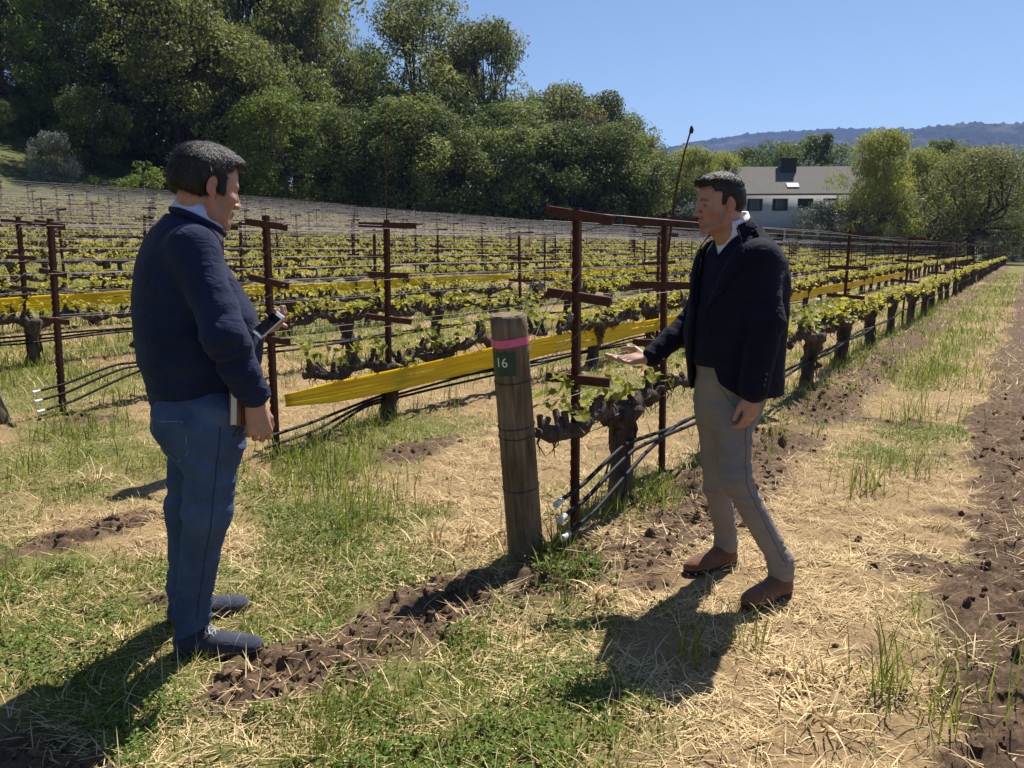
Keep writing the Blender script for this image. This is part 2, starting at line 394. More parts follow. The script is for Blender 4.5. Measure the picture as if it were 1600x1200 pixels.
    F = np.arange(n * 4).reshape(-1, 4)
    crown = mesh('crown', V, F, M_lf[kind], False, np.repeat(np.stack([C, C, C], 1), 4, 0))
    tr = tb.data('trunk', M_bk[1 if kind in ('yellow', 'silver', 'bright') else 0]) if trunk else None
    return tr, crown, H, W
TV = {}
for sd in range(3): TV['oak', sd] = tree_variant('oak', 200 + sd, 14, 11, .34, .14, 44, .34, 15000)
for sd in range(4): TV['live', sd] = tree_variant('live', 210 + sd, 9, 8.5, .2, .02, 44, .28, 15000)
for sd in range(2): TV['bright', sd] = tree_variant('bright', 220 + sd, 12, 9, .22, .06, 44, .32, 13000, open_=.25)
TV['brown', 0] = tree_variant('brown', 230, 11, 9, .22, .10, 40, .28, 12000, open_=.3)
for sd in range(2): TV['yellow', sd] = tree_variant('yellow', 240 + sd, 12, 9, .2, .05, 52, .36, 20000, hang=.18, open_=.25)
for sd in range(2): TV['silver', sd] = tree_variant('silver', 250 + sd, 4, 5, .1, .02, 30, .18, 9000, open_=.25)
for sd in range(2): TV['green', sd] = tree_variant('green', 260 + sd, 10, 9, .22, .04, 40, .30, 11000, open_=.15)
TV['shrub', 0] = tree_variant('bright', 300, 3, 3.4, .06, .02, 15, .24, 1500, open_=.5)
TV['conifer', 0] = tree_variant('live', 270, 16, 6, .25, .06, 44, .30, 7000, cone=.8)
TV['tall', 0] = tree_variant('oak', 281, 20, 13, .42, .12, 48, .40, 16000, open_=.12)
TV['tall', 1] = tree_variant('oak', 285, 20, 12, .42, .14, 46, .40, 15000, open_=.12)
TV['spread', 0] = tree_variant('olive', 290, 11, 15, .38, .10, 52, .34, 21000, open_=.2)
TREE_N = {}
def tree(key, px, d, top, label, group=None, wide=1.0, name='oak_tree', cat='tree', rz=None, sink=0.0):
    'stands at photo column px, d metres out, its tip at photo row top'
    tr, cr, H, W = TV[key]; x = (px - 800) / FOC * d; y = d; z = gz(x, y) - sink
    h = EYE + (388 - top) / FOC * d - z; s = h / H
    root = empty(name, (x, y, z), rnd.uniform(0, 6.28) if rz is None else rz); root.scale = (s * wide, s * wide, s)
    if tr: obj('trunk', tr, root)
    obj('crown', cr, root); tag(root, label, cat, group); return root
GW = 'trees of the dark wood on the hillside'
# bushy evergreen front along the edge of the wood (photo column, distance, top row)
front = [(408, 82, 168), (455, 80, 150), (520, 82, 176), (585, 84, 190), (640, 82, 165), (690, 84, 185), (735, 86, 212), (785, 87, 215), (838, 88, 205), (890, 90, 200), (935, 90, 205), (975, 92, 215), (1005, 94, 245)]
FL = ['at the left end of the bush line', 'with a bright sunlit top beside the dark slope', 'with a rounded dark top', 'just left of the thin tall rod', 'the tallest of its line', 'under the two leaning oaks', 'with a low dull top', 'narrow and dark', 'under the drop of the skyline', 'broad and mid green', 'before the right shoulder of the wood', 'dark and steep sided', 'lowest at the right end of the wood']
for i, ((px, d, t), w_) in enumerate(zip(front, FL)):
    tree(('bright', 0) if i in (0, 1) else ('live', i % 4), px, d, t, f'bushy evergreen at the vineyard edge, {w_}', 'bushy trees along the vineyard edge', 1.05, 'bushy_tree')
# tall trees behind: skyline from left to right
sky_t = [(('tall', 0), 505, 100, -55, 'tall ragged dark oak reaching out of the frame at the left of the sky', .50), (('tall', 1), 420, 98, -95, 'tall dark oak above the bright bush, cut by the frame top', .8), (('oak', 0), 560, 108, 118, 'grey-green tree low behind the tall ragged oak', .9),
         (('tall', 0), 668, 104, 14, 'tall oak with two round tops against the sky', 1.1), (('tall', 1), 768, 104, 56, 'oak leaning right with a heavy head against the sky', .92), (('bright', 1), 592, 112, 88, 'light green tree between the tall oaks', .6), (('oak', 1), 720, 110, 105, 'mid green oak in the gap between the two skyline oaks', .8),
         (('live', 2), 560, 98, 190, 'dark evergreen filling the wood under the ragged oak', 1.2), (('live', 1), 790, 98, 175, 'dark evergreen under the leaning oak', 1.15), (('oak', 2), 872, 102, 146, 'round oak top right of the skyline drop', 1.0), (('bright', 0), 842, 108, 160, 'bluish green treetop beside the round oak', .8), (('oak', 1), 935, 104, 160, 'dark oak top on the right shoulder of the wood', .95), (('brown', 0), 905, 100, 192, 'brownish tree inside the right part of the wood', .9),
         (('oak', 2), 978, 104, 188, 'oak on the falling right edge of the wood', .85), (('brown', 0), 1003, 102, 225, 'brown budding tree at the right end of the wood', .8), (('live', 0), 1016, 104, 262, 'low dark evergreen closing the wood on the right', .8)]
for key, px, d, t, lb, w_ in sky_t: tree(key, px, d, t, lb, GW, w_)
hs = [(('brown', 0), -10, 84, 45, 'russet budding tree at the left edge of the photo'), (('bright', 1), 85, 86, 78, 'bright green tree on the slope, left'), (('bright', 0), 120, 92, -30, 'pale green tree high on the slope'), (('oak', 0), 30, 100, -110, 'dark oak high at the upper left corner'), (('oak', 1), 190, 88, 40, 'dark oak left of the bare limbed oak'), (('tall', 1), 300, 84, -80, 'big dark oak with bare slanting limbs above the man with the phone'), (('oak', 2), 240, 110, -160, 'oak on the upper slope behind the bare limbed oak'), (('bright', 1), 330, 96, -20, 'light green tree shining through the dark oaks'), (('oak', 0), 370, 86, 60, 'dark oak right of the bare limbed oak'), (('live', 3), 160, 80, 150, 'dark evergreen low on the slope'), (('live', 1), 20, 80, 165, 'dark shrub mass low at the left edge'), (('live', 0), 385, 92, 120, 'dark evergreen behind the sunlit bush'), (('oak', 1), 120, 118, -200, 'high oak on the crest, upper left'), (('oak', 2), 400, 120, -190, 'high oak on the crest over the slope'), (('oak', 0), 320, 130, -230, 'crest oak far up behind the others'), (('tall', 0), 215, 96, -120, 'tall oak standing in the middle of the slope'), (('live', 2), 255, 100, 60, 'evergreen in the shade of the slope'), (('live', 1), 340, 90, 150, 'low evergreen in the shade right of the slope'),
      (('live', 3), 90, 92, 120, 'dark evergreen between bright tree and shaded slope'), (('oak', 1), 480, 104, 20, 'dark oak behind the ragged oak'), (('live', 0), 470, 92, 120, 'dark evergreen in deep shade behind the bush line'), (('oak', 0), -70, 90, -60, 'oak beyond the left edge of the frame'), (('live', 3), 620, 96, 150, 'dark evergreen behind the tallest bush'), (('live', 2), 700, 98, 150, 'dark evergreen below the two round oak tops'), (('live', 1), 850, 97, 205, 'dark evergreen behind the right bushes'), (('live', 0), 950, 99, 215, 'dark evergreen under the right shoulder')]
hs += [(('oak', 1), -180, 78, 20, 'oak beyond the left edge, first outside the frame'), (('oak', 2), -330, 70, -20, 'oak beyond the left edge, second outside the frame'), (('tall', 1), -120, 100, -150, 'tall oak beyond the left edge on the slope'), (('live', 2), -250, 74, 130, 'bushy evergreen beyond the left edge'), (('bright', 0), -420, 66, 40, 'light green tree beyond the left edge'), (('oak', 0), -300, 105, -190, 'crest oak beyond the left edge')]
for key, px, d, t, lb in hs: tree(key, px, d, t, lb, GW, 1.0)
for px, d, t, lb in ((98, 70, 216, 'silvery grey bush at the foot of the dark slope'), ):
    tree(('silver', 0), px, d, t, lb, None, .85, 'silver_bush', 'bush')
for px, d, t, lb in ((240, 70, 258, 'bright green shrub behind the head of the man with the phone'), (160, 71, 278, 'small pale green shrub left at the vineyard edge'), (205, 71, 282, 'lowest green shrub on the vineyard edge')):
    tree(('shrub', 0), px, d, t, lb, None, 1.1, 'green_shrub', 'shrub')
GR = 'trees around the white house'
rt = [(('yellow', 0), 1075, 96, 236, 'yellow-green willow left of the blazer man', 1.0, 'willow_tree'), (('yellow', 1), 1115, 100, 245, 'yellow-green willow behind the blazer man\'s head', .9, 'willow_tree'), (('green', 0), 1040, 104, 262, 'round green tree at the end of the dark wood', .8, 'tree'),
      (('yellow', 1), 1365, 84, 213, 'big yellow-green willow right of the white house', .9, 'willow_tree'), (('yellow', 0), 1425, 92, 238, 'smaller yellow-green tree beside the big willow', .9, 'willow_tree'), (('spread', 0), 1510, 84, 240, 'spreading old oak with dark limbs at the right', .95, 'oak_tree'), (('green', 1), 1470, 98, 228, 'green tree behind the spreading oak', .9, 'tree'),
      (('green', 0), 1205, 135, 228, 'green tree behind the house roof, left of the chimney', 1.0, 'tree'), (('green', 1), 1165, 140, 240, 'rounded tree behind the left end of the roof', 1.0, 'tree'), (('conifer', 0), 1278, 138, 215, 'dark pointed conifer behind the roof', 1.0, 'conifer'), (('green', 1), 1250, 140, 222, 'dark green treetop beside the conifer', .9, 'tree'), (('green', 0), 1310, 140, 232, 'pale green tree behind the right end of the roof', 1.0, 'tree'), (('conifer', 0), 1438, 150, 226, 'thin dark conifer behind the willow', .8, 'conifer'),
      (('green', 0), 1560, 105, 318, 'low green tree at the right edge', .9, 'tree'), (('green', 1), 1610, 100, 300, 'green tree cut by the right edge', .9, 'tree'), (('green', 1), 1590, 130, 295, 'far tree at the right edge under the hill', 1.0, 'tree'), (('green', 0), 1670, 95, 290, 'tree beyond the right edge', 1.0, 'tree'), (('green', 1), 1140, 150, 248, 'far tree left of the house roof', 1.2, 'tree'), (('green', 0), 1490, 140, 262, 'far tree behind the old oak', 1.1, 'tree')]
for key, px, d, t, lb, w_, nm in rt: tree(key, px, d, t, lb, GR, w_, nm)
GO = 'silvery olive bushes along the vineyard end'
for px, d, t, lb, w_ in ((1275, 88, 318, 'silvery olive bush in front of the house, left one', 1.0), (1320, 87, 312, 'silvery olive bush under the house windows', 1.0), (1365, 86, 316, 'silvery olive bush under the big willow', 1.0), (1405, 87, 310, 'silvery olive bush right of the willow trunk', 1.0), (1445, 88, 330, 'low green-grey bush left of the old oak', .9), (1065, 92, 315, 'silvery bush low behind the leaning rod', 1.0), (1100, 92, 312, 'silvery bush by the face of the blazer man', 1.0), (1575, 96, 368, 'low silvery bush at the end of the front row', 1.2), (1620, 97, 365, 'low silvery bush cut by the right edge', 1.2), (1540, 94, 360, 'low bush under the old oak', 1.1)):
    tree(('silver', int(px) % 2), px, d, t, lb, GO, w_, 'olive_bush', 'bush')

# ================================================================== WHITE HOUSE
M_wall = simple('white_siding', (.46, .47, .46), (.55, .56, .54), 2, .8, .2, .15, 8)
M_roof = simple('grey_shingle', (.135, .127, .113), (.20, .188, .168), 6, .95, .1, .5, 5)
M_dark = simple('dark_shutter', (.02, .022, .026), (.035, .036, .04), 10, .6, .4, 0)
M_glass, n_, b_ = nodes('window_glass', .08, .5); b_.inputs['Base Color'].default_value = (.03, .036, .04, 1)
M_trim = simple('white_trim', (.6, .6, .58), (.68, .68, .66), 4, .7, .3, 0)
def house():
    d = 95.0; rz = R(-4)
    cx = (1213 - 800) / FOC * d; z = gz(cx, d); root = empty('white_house', (cx, d, z - .1), rz)
    tag(root, 'white two-storey house with a long grey roof and dark shuttered windows', 'house')
    W2, D2 = 9.2, 4.2; ze = EYE + (388 - 305) / FOC * d - z; zr = EYE + (388 - 262) / FOC * d - z + .1
    b = MB(); b.box((0, D2, ze / 2), (W2, D2, ze / 2)); b.build('wall', M_wall, root)
    b = MB(); ov = .55
    P = [(-W2 - ov, -ov, ze - .1), (W2 + ov, -ov, ze - .1), (W2 + ov, 2 * D2 + ov, ze - .1), (-W2 - ov, 2 * D2 + ov, ze - .1), (-W2 + 2.6, D2, zr), (W2 - .6, D2, zr)]
    P2 = [(p[0], p[1], p[2] + .16) for p in P]
    b.add(P + P2, [[6, 7, 11, 10], [8, 9, 10, 11], [0, 1, 7, 6], [1, 2, 8, 7], [2, 3, 9, 8], [3, 0, 6, 9]]); b.add([P2[1], P2[2], P2[5], P2[0], P2[3], P2[4]], [[0, 1, 2], [4, 3, 5]])
    b.add(P[:4], [[3, 2, 1, 0]]); roof = b.build('roof', M_roof, root, False)
    c = MB(); cz = zr + .45; c.box((1.3, D2 - .5, zr - .1), (.82, .6, .95)); c.box((1.3, D2 - .5, zr + .9), (.94, .72, .07)); c.build('chimney', M_dark, roof, False)
    sl = math.atan2(zr - ze, D2 + ov); s = MB(); mM = np.array(Matrix.Rotation(sl, 3, 'X')); fy = .75
    s.box((1.25, fy, ze + .16 + math.tan(sl) * (fy + ov) + .0), (.62, .42, .05), mM); s.build('skylight', M_trim, roof, False)
    for i, px in enumerate((-7.9, -5.35, -2.75, -.14, 2.47, 5.1, 7.7)):
        wz = ze - 1.05; f = MB()
        for sx in (-1, 1): f.box((px + sx * .52, -.03, wz), (.04, .035, .62))
        for sz in (-1, 1): f.box((px, -.03, wz + sz * .58), (.479, .035, .04))
        f.box((px, -.032, wz), (.02, .025, .539)); f.box((px - .25, -.031, wz), (.012, .02, .539)); f.box((px + .25, -.031, wz), (.012, .02, .539))
        fo = f.build('window', M_dark, root, False)
        g = MB(); g.box((px, -.008, wz), (.479, .006, .539)); g.build('pane', M_glass, fo, False)
        for sx in (-1, 1):
            q = MB(); q.box((px + sx * .68, -.025, wz), (.115, .022, .62)); q.build('shutter', M_dark, fo, False)
    b = MB(); b.box((0, -1.1, 2.55), (W2 - .5, 1.1, .09)); pr = b.build('porch_roof', M_roof, root, False)
    for px in np.linspace(-W2 + .8, W2 - .8, 7):
        b = MB(); b.box((px, -2.05, 1.23), (.09, .09, 1.23)); b.build('porch_post', M_trim, root, False)
    for px in (-5.5, -2, 1.8, 5.6):
        f = MB(); f.box((px, -.03, 1.3), (.6, .03, .75)); fo = f.build('window', M_trim, root, False); g = MB(); g.box((px, -.066, 1.3), (.52, .005, .67)); g.build('pane', M_glass, fo, False)
    b = MB(); b.box((.2, -.05, 1.05), (.5, .045, 1.05)); b.build('door', M_dark, root, False)
house()
# ================================================================== VINEYARD
RZ = math.atan2(UY, UX)                        # turns local x into the row direction
M_rust = simple('rusty_steel', (.055, .022, .016), (.105, .040, .027), 30, .85, .25, .4, 160)
M_wire = simple('weathered_wire', (.16, .145, .15), (.27, .25, .26), 40, .55, .4, 0, metal=.6)
M_hose = simple('black_drip_hose', (.005, .0055, .008), (.013, .014, .019), 30, .6, .15, .2, 120)
M_bark = simple('vine_bark', (.026, .019, .017), (.125, .098, .080), 14, .95, .15, 1.0, 60, detail=10, bdist=.02, stretch=(1, 1, .22))
M_wood = None
M_leaf_new = leafmat('young_vine_leaf', (.24, .235, .02), (.52, .45, .045), .5, .5, .3, hueobj=.12)
M_leaf_near = leafmat('vine_leaf', (.12, .17, .022), (.36, .36, .05), .45, .5, .25, hueobj=.25)
M_pvc = simple('white_pvc', (.62, .62, .60), (.72, .72, .70), 20, .45, .4, 0)
U_END = lambda v: 92 - .16 * max(0, v - 18)
def row_v(k): return ROW0 + ROWGAP * k
def seen_uv(u, v, m=3.0):
    x, y = uv2xy(u, v)
    if y < .5: return False
    return abs(x) < y * math.tan(R(30.2)) + m

# ---- steel posts -----------------------------------------------------------
def post_mesh(H=1.625):
    b = MB(); wd, dp = .022, .012
    b.box((0, -.001, H / 2 - .1), (.003 + dp, .0022, H / 2 + .1 - .004))
    for s in (-1, 1):
        b.box((s * dp, wd * .55, H / 2 - .1), (.0022, wd * .55, H / 2 + .1))
        b.box((s * (dp + .008), wd * 1.1, H / 2 - .1), (.0085, .0022, H / 2 + .1))
        for z in np.arange(.1, H - .03, .052):                       # rolled notches for the wires
            b.box((s * (dp + .019), wd * 1.1, z), (.0045, .002, .015))
    return b.data('trellis_post', M_rust, False)
ME_post = post_mesh()
def arm_mesh(L):
    b = MB()
    b.box((0, -.004, 0), (.0028, L / 2, .0225)); b.box((.016, -.004, .0200), (.0135, L / 2 - .001, .0025))
    for s in (-1, 1):
        for t in (.90, .74): b.box((-.0045, s * L / 2 * t - .004, 0), (.0016, .008, .008))
    return b.data('crossarm', M_rust, False)
ME_arm = {L: arm_mesh(L) for L in (.34, .36, .42, .46, .52)}
_o = 'first second third fourth fifth sixth seventh eighth ninth tenth eleventh twelfth thirteenth fourteenth fifteenth sixteenth seventeenth eighteenth nineteenth'.split()
ORD = _o + [t + ('ieth' if q < 0 else 'y-' + _o[q]) for t in ('twent', 'thirt', 'fort', 'fift') for q in range(-1, 9)]
def make_post(u, v, end, label, seed):
    r = random.Random(seed); x, y = uv2xy(u, v); z = gz(x, y)
    root = empty('trellis_post', (x, y, z), RZ); root.rotation_euler = (R(r.uniform(-1.3, 1.3)), R(r.uniform(-1.3, 1.3)), RZ)
    tag(root, label, 'trellis post', 'rusty steel posts of the vine trellis')
    obj('post', ME_post, root)
    for zz, L in ((1.575, .36 if end else .52), (1.19, .36 if end else .46), (.79, .34 if end else .42)):
        if not end and zz == .79: zz = .84
        a = obj('crossarm', ME_arm[L], root, (-.024, 0, zz + r.uniform(-.012, .012)))
        t = R(r.uniform(-4, 4)) if not end else R(r.uniform(5, 9) if zz > 1 else 1.5)
        a.rotation_euler = (t, 0, R(r.uniform(-9, 9)))
    return root
PU = [U_POST, U_POST + 1.2]
seed = 100
for k in range(NROWS):
    v = row_v(k); us = [U_POST + .12 * math.sin(k * 2.2) * (k > 0), U_POST + 1.25]
    while us[-1] < U_END(v): us.append(us[-1] + 6.1)
    if k == 1: us[0] = 4.42; us[1:] = [q + .5 for q in us[1:]]
    if k == 2: us[0] = 4.5; us[1:] = [q + 1.1 for q in us[1:]]
    if k == 3: us[1:] = [q + .6 for q in us[1:]]
    vis = [(i, u) for i, u in enumerate(us) if seen_uv(u, v, 2.5)]
    for n_, (i, u) in enumerate(vis):
        seed += 1
        d = math.hypot(*uv2xy(u, v))
        if k < 4 and i < 6:
            if k == 0 and i == 0: lb = 'rusty steel end post with three crossarms just right of the wooden post numbered 16'
            elif k == 0 and i == 1: lb = 'rusty steel trellis post with wide top crossarm behind the outstretched open hand'
            elif k == 0: lb = f'rusty steel post of the front vine row, {ORD[i-2]} right of the man in the blazer'
            elif k == 1 and i == 0: lb = 'rusty steel end post with the yellow tape tied on, beside the phone man'
            elif k == 1 and i == 1: lb = 'rusty steel post topped by a tall thin rod, behind the yellow tape'
            elif k == 2 and i == 0: lb = 'rusty steel end post with slanting top crossarm left of the man with the phone'
            else: lb = f'rusty steel post with crossarms, {ORD[n_]} in view of the {ORD[k]} vine row from the front'
        else: lb = f'rusty steel post with crossarms, {ORD[n_]} in view of the {ORD[k]} vine row from the front'
        p = make_post(u, v, i == 0, lb, seed)

# ---- vines -----------------------------------------------------------------
def leaf_shape(size, rg, lobes=True):
    'a small lobed leaf in its own plane, folded along the midrib'
    if lobes:
        P = np.array([[0, 0, 0], [.28, -.12, .03], [.52, .16, .07], [.36, .32, .03], [.48, .62, .06], [.2, .62, .02], [0, 1.0, -.05], [-.2, .62, .02], [-.48, .62, .06], [-.36, .32, .03], [-.52, .16, .07], [-.28, -.12, .03], [0, .38, -.04]])
        F = np.array([[12, i, i + 1] for i in range(0, 11)] + [[12, 11, 0]])
    else:
        P = np.array([[0, 0, 0], [.45, .45, .08], [0, 1.0, -.04], [-.45, .45, .08]]); F = np.array([[0, 1, 2], [0, 2, 3]])
    P = P + rg.normal(0, .03, P.shape); return P * size, F
def rand_rot(rg, up=.5):
    a = rg.uniform(0, 2 * np.pi); t = rg.uniform(-.9, .9) * (1 - up) + rg.normal(0, .45); s = rg.normal(0, .5)
    return np.array((Matrix.Rotation(a, 3, 'Z') @ Matrix.Rotation(t, 3, 'X') @ Matrix.Rotation(s, 3, 'Y')))
def vine_variant(sd, near, dist=False):
    'returns trunk, two cordons and the list of leaf placements, all in the local frame of the vine'
    rg = np.random.default_rng(sd); nr = 14 if near else (5 if dist else 7)
    lean = rg.normal(0, .045, 2); hz = .50 + rg.uniform(-.03, .03)
    t = np.linspace(0, 1, 16 if near else (4 if dist else 6))
    P = np.stack([lean[0] * t + .02 * np.sin(t * 5 + sd), lean[1] * t + .015 * np.cos(t * 4 + sd), -.06 + (hz + .06) * t], 1)
    r = .074 * (1 - .22 * np.sin(np.pi * np.clip(t, 0, 1))) + .022 * np.exp(-((t - 1) / .16) ** 2) + .018 * np.exp(-(t / .15) ** 2)
    P0 = P; P = np.concatenate([P, [P[-1] + [0, 0, .025], P[-1] + [0, 0, .045]]]); r = np.concatenate([r, [r[-1] * .72, r[-1] * .25]])
    tr = MB(); tr.tube(P, r * rg.uniform(.9, 1.15), nr, jit=.20, rg=rg)
    P = P0
    if near:
        for q in range(10):                                           # knots on the head of the trunk
            a = rg.uniform(0, 6.28); zz = hz - abs(rg.normal(0, .10)); b0 = P[-1] * [1, 1, 0] + [0, 0, zz]
            dr = np.array([math.cos(a), math.sin(a), rg.uniform(-.1, .5)])
            tr.tube([b0 + dr * .03, b0 + dr * .07, b0 + dr * .085], [.034, .028, .014], 7, jit=.2, rg=rg)
        for q in range(9):                                            # hanging strips of bark
            a = rg.uniform(0, 6.28); z0 = rg.uniform(.2, hz); dr = np.array([math.cos(a), math.sin(a), 0]) * .066
            tr.tube([P[8] * [1, 1, 0] + dr + [0, 0, z0], P[8] * [1, 1, 0] + dr * 1.25 + [0, 0, z0 - .07], P[8] * [1, 1, 0] + dr * 1.3 + [0, 0, z0 - .15]], [.007, .006, .002], 4)
    cords = []; tips = []
    for sg in (-1, 1):
        cb = MB(); Lc = rg.uniform(.92, 1.08); s = np.linspace(0, 1, 18 if near else (5 if dist else 8))
        ph = rg.uniform(0, 6)
        Q = np.stack([P[-1][0] + sg * Lc * s, P[-1][1] + .035 * np.sin(s * 7 + ph) + rg.normal(0, .008, len(s)), P[-1][2] - .03 + .11 * np.sin(np.clip(s * 3, 0, 1.57)) * .7 + .03 * np.sin(s * 9 + ph) - .04 * s], 1)
        rc_ = (.050 - .020 * s) * (1 + .28 * np.sin(s * 26 + ph)) * rg.uniform(.9, 1.1)
        cb.tube(Q, rc_, nr - 3 if near else (4 if dist else 5), jit=.22, rg=rg)
        ns = 10 if not dist else 6
        for i in range(ns):
            f = (i + .35 + rg.uniform(-.25, .25)) / ns; j = min(int(f * (len(s) - 1)), len(s) - 2); fr = f * (len(s) - 1) - j
            b0 = Q[j] * (1 - fr) + Q[j + 1] * fr
            for w_ in range(1 if rg.random() < .45 else 2):
                hgt = rg.uniform(.04, .16); d = np.array([rg.normal(0, .62), rg.normal(0, .5), 1.0]); d /= np.linalg.norm(d)
                m_ = b0 + d * hgt * .55 + rg.normal(0, .012, 3); e = b0 + d * hgt + rg.normal(0, .018, 3)
                cb.tube([b0, m_, e], [.032, .021, .016] if near else [.030, .022, .014], 6 if near else (3 if dist else 4), jit=.2 if near else 0, rg=rg, cap=not dist)
                tips.append(e)
        if near:
            for q in range(12):
                j = rg.integers(1, len(s) - 1); b0 = Q[j]; cb.tube([b0 - [0, 0, .02], b0 + [rg.normal(0, .02), rg.normal(0, .025), -.05], b0 + [rg.normal(0, .03), rg.normal(0, .04), -.11]], [.007, .004, .0015], 4)
        cords.append(cb)
    lv = []
    for e in tips:
        n = rg.integers(5, 11) if near else rg.integers(6, 12)
        sh = rg.uniform(.04, .13)
        for q in range(n):
            p = e + np.array([rg.normal(0, .035), rg.normal(0, .04), rg.uniform(-.01, sh)])
            lv.append((p, rand_rot(rg), rg.uniform(.028, .068) if near else rg.uniform(.04, .075) * (1.3 if dist else 1), rg.random()))
    return tr, cords, lv, tips
def leaves_mesh(lv, name, mat, lobes, sd):
    rg = np.random.default_rng(sd); b = MB()
    for p, M, s, c in lv:
        P, F = leaf_shape(s, rg, lobes); b.add(P @ M.T + p, F, (c, c, c))
    return b.data(name, mat, False)
VAR_N = []; VAR_F = []; VAR_D = []
for sd in range(7):
    tr, cs, lv, tips = vine_variant(40 + sd, True)
    VAR_N.append((tr.data('trunk', M_bark), [c.data('cordon', M_bark) for c in cs], leaves_mesh(lv, 'foliage', M_leaf_new, True, sd), lv, tips))
for sd in range(8):
    tr, cs, lv, tips = vine_variant(80 + sd, False)
    VAR_F.append((tr.data('trunk', M_bark), [c.data('cordon', M_bark) for c in cs], leaves_mesh(lv, 'foliage', M_leaf_new, False, sd), lv, tips))
for sd in range(7):
    tr, cs, lv, tips = vine_variant(120 + sd, False, True)
    VAR_D.append((tr.data('trunk', M_bark), [c.data('cordon', M_bark) for c in cs], leaves_mesh(lv, 'foliage', M_leaf_new, False, sd)))
ME_leaf = []
for q in range(5):
    b = MB(); P, F = leaf_shape(1.0, np.random.default_rng(q), True); c = .15 + .2 * q; b.add(P, F, (c, c, c)); ME_leaf.append(b.data('leaf', M_leaf_near, False))
cand = []
for k in range(NROWS):
    v = row_v(k); u = (4.55, 5.62, 6.2, 5.85)[k] if k < 4 else 4.55 + .6 * math.sin(k * 3.1)
    i = 0
    while u < U_END(v):
        uu = u + .10 * math.sin(i * 3.7 + k * 1.9); vv = v + .03 * math.sin(i * 5.1 + k)
        if seen_uv(uu, vv, 1.6): cand.append((math.hypot(*uv2xy(uu, vv)), k, i, uu, vv))
        u += 2.3 if k == 0 else 1.95; i += 1
cand.sort()
GRP = 'grapevines trained along the trellis rows'
far_t, far_l = MB(), MB()
rank = {}
for k in range(NROWS):
    for q, c in enumerate(sorted((c for c in cand if c[1] == k), key=lambda c: c[3])): rank[k, c[2]] = q
for n_, (d, k, i, u, v) in enumerate(cand):
    x, y = uv2xy(u, v); z = gz(x, y); r = random.Random(n_ * 13 + 5); flip = r.choice((0, math.pi))
    near = d < 15; var = (VAR_N if near else VAR_F if n_ < 300 else VAR_D)[r.randrange(7)]
    if n_ < 300:
        if k == 0 and i == 0: lb = 'gnarled old grapevine with a thick trunk between the numbered post and the chinos'
        elif k == 1 and i == 0: lb = 'dark gnarled grapevine standing behind the yellow tape left of the wooden post'
        elif k == 3 and i == 0: lb = 'pale forked grapevine by the steel post near the left edge'
        else: lb = f'gnarled grapevine with yellow-green shoots, {ORD[rank[k, i]]} in view of the {ORD[k]} vine row'
        root = empty('grapevine', (x, y, z), RZ + flip); s_ = r.uniform(.93, 1.08); root.scale = (s_, s_, s_ * r.uniform(.97, 1.06))
        tag(root, lb, 'grapevine', GRP)
        obj('trunk', var[0], root)
        for c in var[1]: obj('cordon', c, root)
        if (k, i) in ((0, 0), (0, 2), (1, 0), (1, 1)):
            rl = random.Random(n_)
            for e in var[4]:
                for q in range(rl.randrange(3, 7)):
                    p = Vector(e) + Vector((rl.gauss(0, .045), rl.gauss(0, .05), rl.uniform(-.03, .17)))
                    lo = obj('leaf', ME_leaf[rl.randrange(5)], root, p); sz = rl.uniform(.035, .085); lo.scale = (sz, sz, sz)
                    lo.rotation_euler = (rl.gauss(0, .6), rl.gauss(0, .5), rl.uniform(0, 6.28))
        else:
            f = obj('foliage', var[2], root); tag(f, kind='stuff')
    else:
        ca, sa = math.cos(RZ + flip), math.sin(RZ + flip)
        for me, tgt in ((var[0], far_t), (var[1][0], far_t), (var[1][1], far_t), (var[2], far_l)):
            nv = len(me.vertices); co = np.empty(nv * 3, np.float32); me.vertices.foreach_get('co', co); co = co.reshape(-1, 3)
            P = np.stack([co[:, 0] * ca - co[:, 1] * sa + x, co[:, 0] * sa + co[:, 1] * ca + y, co[:, 2] + z], 1)
            t3 = [p.vertices[:] for p in me.polygons if p.loop_total == 3]; t4 = [p.vertices[:] for p in me.polygons if p.loop_total == 4]
            cc = None
            if tgt is far_l:
                cc = np.empty(nv * 4, np.float32); me.color_attributes['Col'].data.foreach_get('color', cc); cc = cc.reshape(-1, 4)[:, :3]
            if t4: tgt.add(P, t4, cc)
            if t3:
                if t4: tgt.F3.append(np.asarray(t3, np.int32) + tgt.n - nv)
                else: tgt.add(P, t3, cc)
if far_t.n:
    o = far_t.build('distant_vines', M_bark); tag(o, 'far mass of dark vine trunks and arms at the back of the vineyard', 'vines', None, 'stuff')
    o2 = far_l.build('foliage', M_leaf_new, o); tag(o2, kind='stuff')

